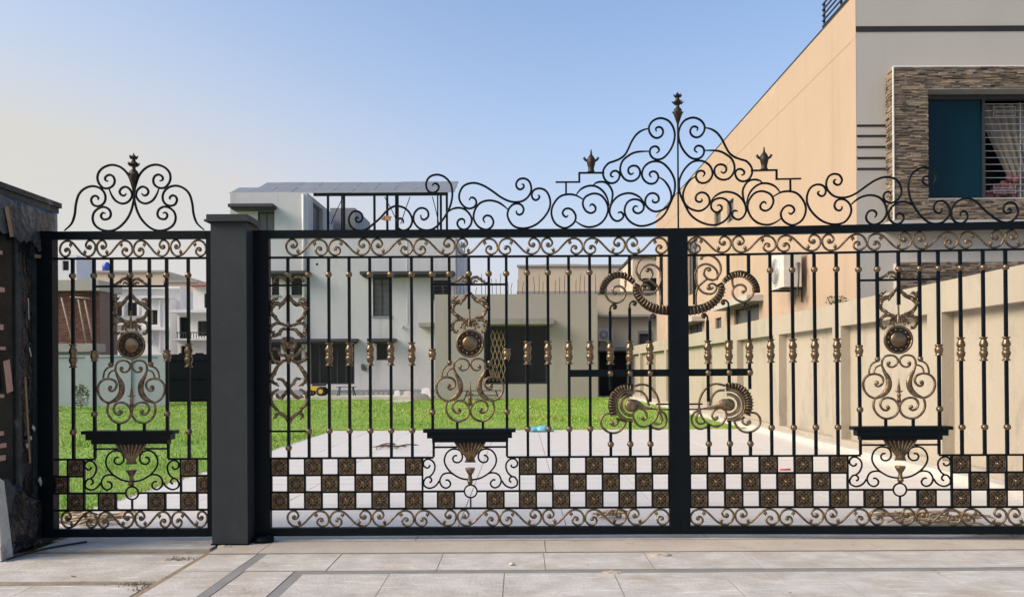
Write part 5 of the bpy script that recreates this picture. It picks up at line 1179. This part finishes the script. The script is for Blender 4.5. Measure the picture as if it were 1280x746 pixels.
# dry leaf caught in the cresting
mb = MB(); flake(mb, (0, 0, 0), 0.05, 0.024, 0.4, 0.2, 0.3); flake(mb, (0.012, 0, 0.012), 0.04, 0.02, 2.6, -0.3, 0.5)
o = tag(mb.build('dry_leaf', 'dry_leaf', None, (bx(484.5), -0.012, EYE+(PY-272.5)/K)), 'dry brown leaf caught on the cresting scroll above the top rail', 'leaf'); o.rotation_euler = (R(75), R(10), 0)
# blue plastic bag on the driveway
p = on_ground(675, 538.5, 0.0); mb = MB(); rnd = random.Random(4)
for (cx, cz, rx) in ((-0.16, 0.05, 0.15), (0.05, 0.055, 0.19), (0.24, 0.035, 0.10)):
    k = len(mb.v); mb.ball(cx, 0, cz, rx, 12)
    for i in range(k, len(mb.v)): v = mb.v[i]; mb.v[i] = (cx+(v[0]-cx)*(1+rnd.uniform(-.15,.15)), v[1]*0.7*(1+rnd.uniform(-.15,.15)), max(0.003, cz+(v[2]-cz)*0.42*(1+rnd.uniform(-.25,.25))))
tag(mb.build('plastic_bag', 'bag_blue', None, (p[0], p[1]-0.2, 0.0)), 'crumpled light blue plastic bag at the far edge of the driveway', 'bag')
p = on_ground(981, 587.5, 0.0); st = empty('red_stick', (p[0], p[1], 0.0), 'short red plastic stick lying on the driveway behind the gate', 'stick')
MB().tube3([(-0.07, 0, 0.012), (0, 0, 0.012), (0.07, 0.01, 0.012)], 0.011, 8).build('shaft', 'red', st); MB().tube3([(0.07, 0.01, 0.012), (0.082, 0.011, 0.012)], 0.014, 8).build('end_cap', 'red', st)
# yellow garden machine by the house
p = on_ground(396, 492, 0.15); p = W(396, 492, 41.5)
ym = empty('garden_cart', (p[0], 41.5-GD, 0.15), 'yellow and black garden machine parked by the grey house', 'cart')
mb = MB(); mb.hexa([(-0.45,-0.25,0.28),(0.38,-0.25,0.28),(0.38,0.25,0.28),(-0.45,0.25,0.28),(-0.40,-0.22,0.52),(0.30,-0.22,0.48),(0.30,0.22,0.48),(-0.40,0.22,0.52)]); mb.build('body', 'yellow', ym)
MB().box(-0.2, 0.45, -0.2, 0.2, 0.521, 0.60).build('engine_cover', 'rubber', ym)
for s in (-0.28, 0.28):
    for x, rr in ((0.28, 0.24), (-0.30, 0.17)):
        w_ = MB().lathe(x, s+0.05, [(0, rr*0.6), (0, rr), (0.10, rr), (0.10, rr*0.6)], 16, 'Y', rr).build('wheel', 'rubber', ym); MB().lathe(x, s+0.06, [(0, rr*0.5), (0.12, rr*0.5)], 10, 'Y', rr).build('rim', 'yellow', w_)
MB().tube3([(-0.4, -0.1, 0.5), (-0.6, -0.1, 0.8), (-0.75, -0.1, 0.95)], 0.02, 6).build('handle', 'frame_dark', ym)
# garden tables and benches
def picnic(px, py, d, w, label, m='bench_blue', zb=0.15):
    p = W(px, py, d); r = empty('garden_bench', (p[0], d-GD, zb), label, 'bench')
    for i in range(4): MB().box(-w/2, w/2, -0.24+i*0.125, -0.13+i*0.125, 0.44, 0.47).build('slat', m, r)
    for s in (-1, 1):
        for y in (-1, 1): MB().tube3([(s*w*0.36, y*0.12, 0.44), (s*w*0.40, y*0.17, 0.22), (s*w*0.45, y*0.22, 0.0)], 0.03, 6).build('leg', m, r)
    MB().box(-w*0.4, w*0.4, -0.02, 0.02, 0.2, 0.24).build('stretcher', m, r)
    return r
picnic(433, 490, 41.5, 0.95, 'dark garden bench against the grey house wall')
picnic(602, 494, 38.6, 1.9, 'dark green garden bench before the beige annexe window', 'frame_dark', 0.0)
# concrete blocks by the path
for i, (px, py, w, h, lab) in enumerate(((533, 490, 0.5, 0.35, 'white plastered block standing beside the path end'), (527, 497, 0.75, 0.28, 'dark concrete block lying on the lawn edge beside the path'), (510, 491, 0.45, 0.22, 'pale rubble block on the terrace by the grey house'), (497, 490, 0.3, 0.24, 'small white block on the terrace by the grey house'))):
    d = 38.5 if i == 1 else 41.3; p = W(px, py, d); zb = 0.0 if i == 1 else 0.15
    mb = MB(); mb.hexa([(-w/2,-.2,0),(w/2,-.2,0),(w/2*.9,.2,0),(-w/2,.2,0),(-w/2*.9,-.17,h),(w/2*.8,-.18,h*.9),(w/2*.8,.15,h),(-w/2*.9,.16,h*.95)]); mb.box(-w/4, w/4, -.1, .1, h*.88, h*1.15)
    tag(mb.build('concrete_block', ('plaster_white', 'concrete', 'kerb', 'plaster_white')[i], None, (p[0], d-GD, zb)), lab, 'block')
# edging stones along the house foot
for i in range(16):
    p = W(452+i*6.2, 491, 42.5); tag(MB().hexa([(-.11,-.08,0),(.11,-.08,0),(.11,.08,0),(-.11,.08,0),(-.07,-.05,.14),(.06,-.05,.16),(.07,.05,.15),(-.07,.05,.13)]).build('edging_stone', 'concrete', None, (p[0], p[1], 0.15)), 'small grey stone in the edging row along the grey house foot', 'stone', 'edging stones at the grey house')
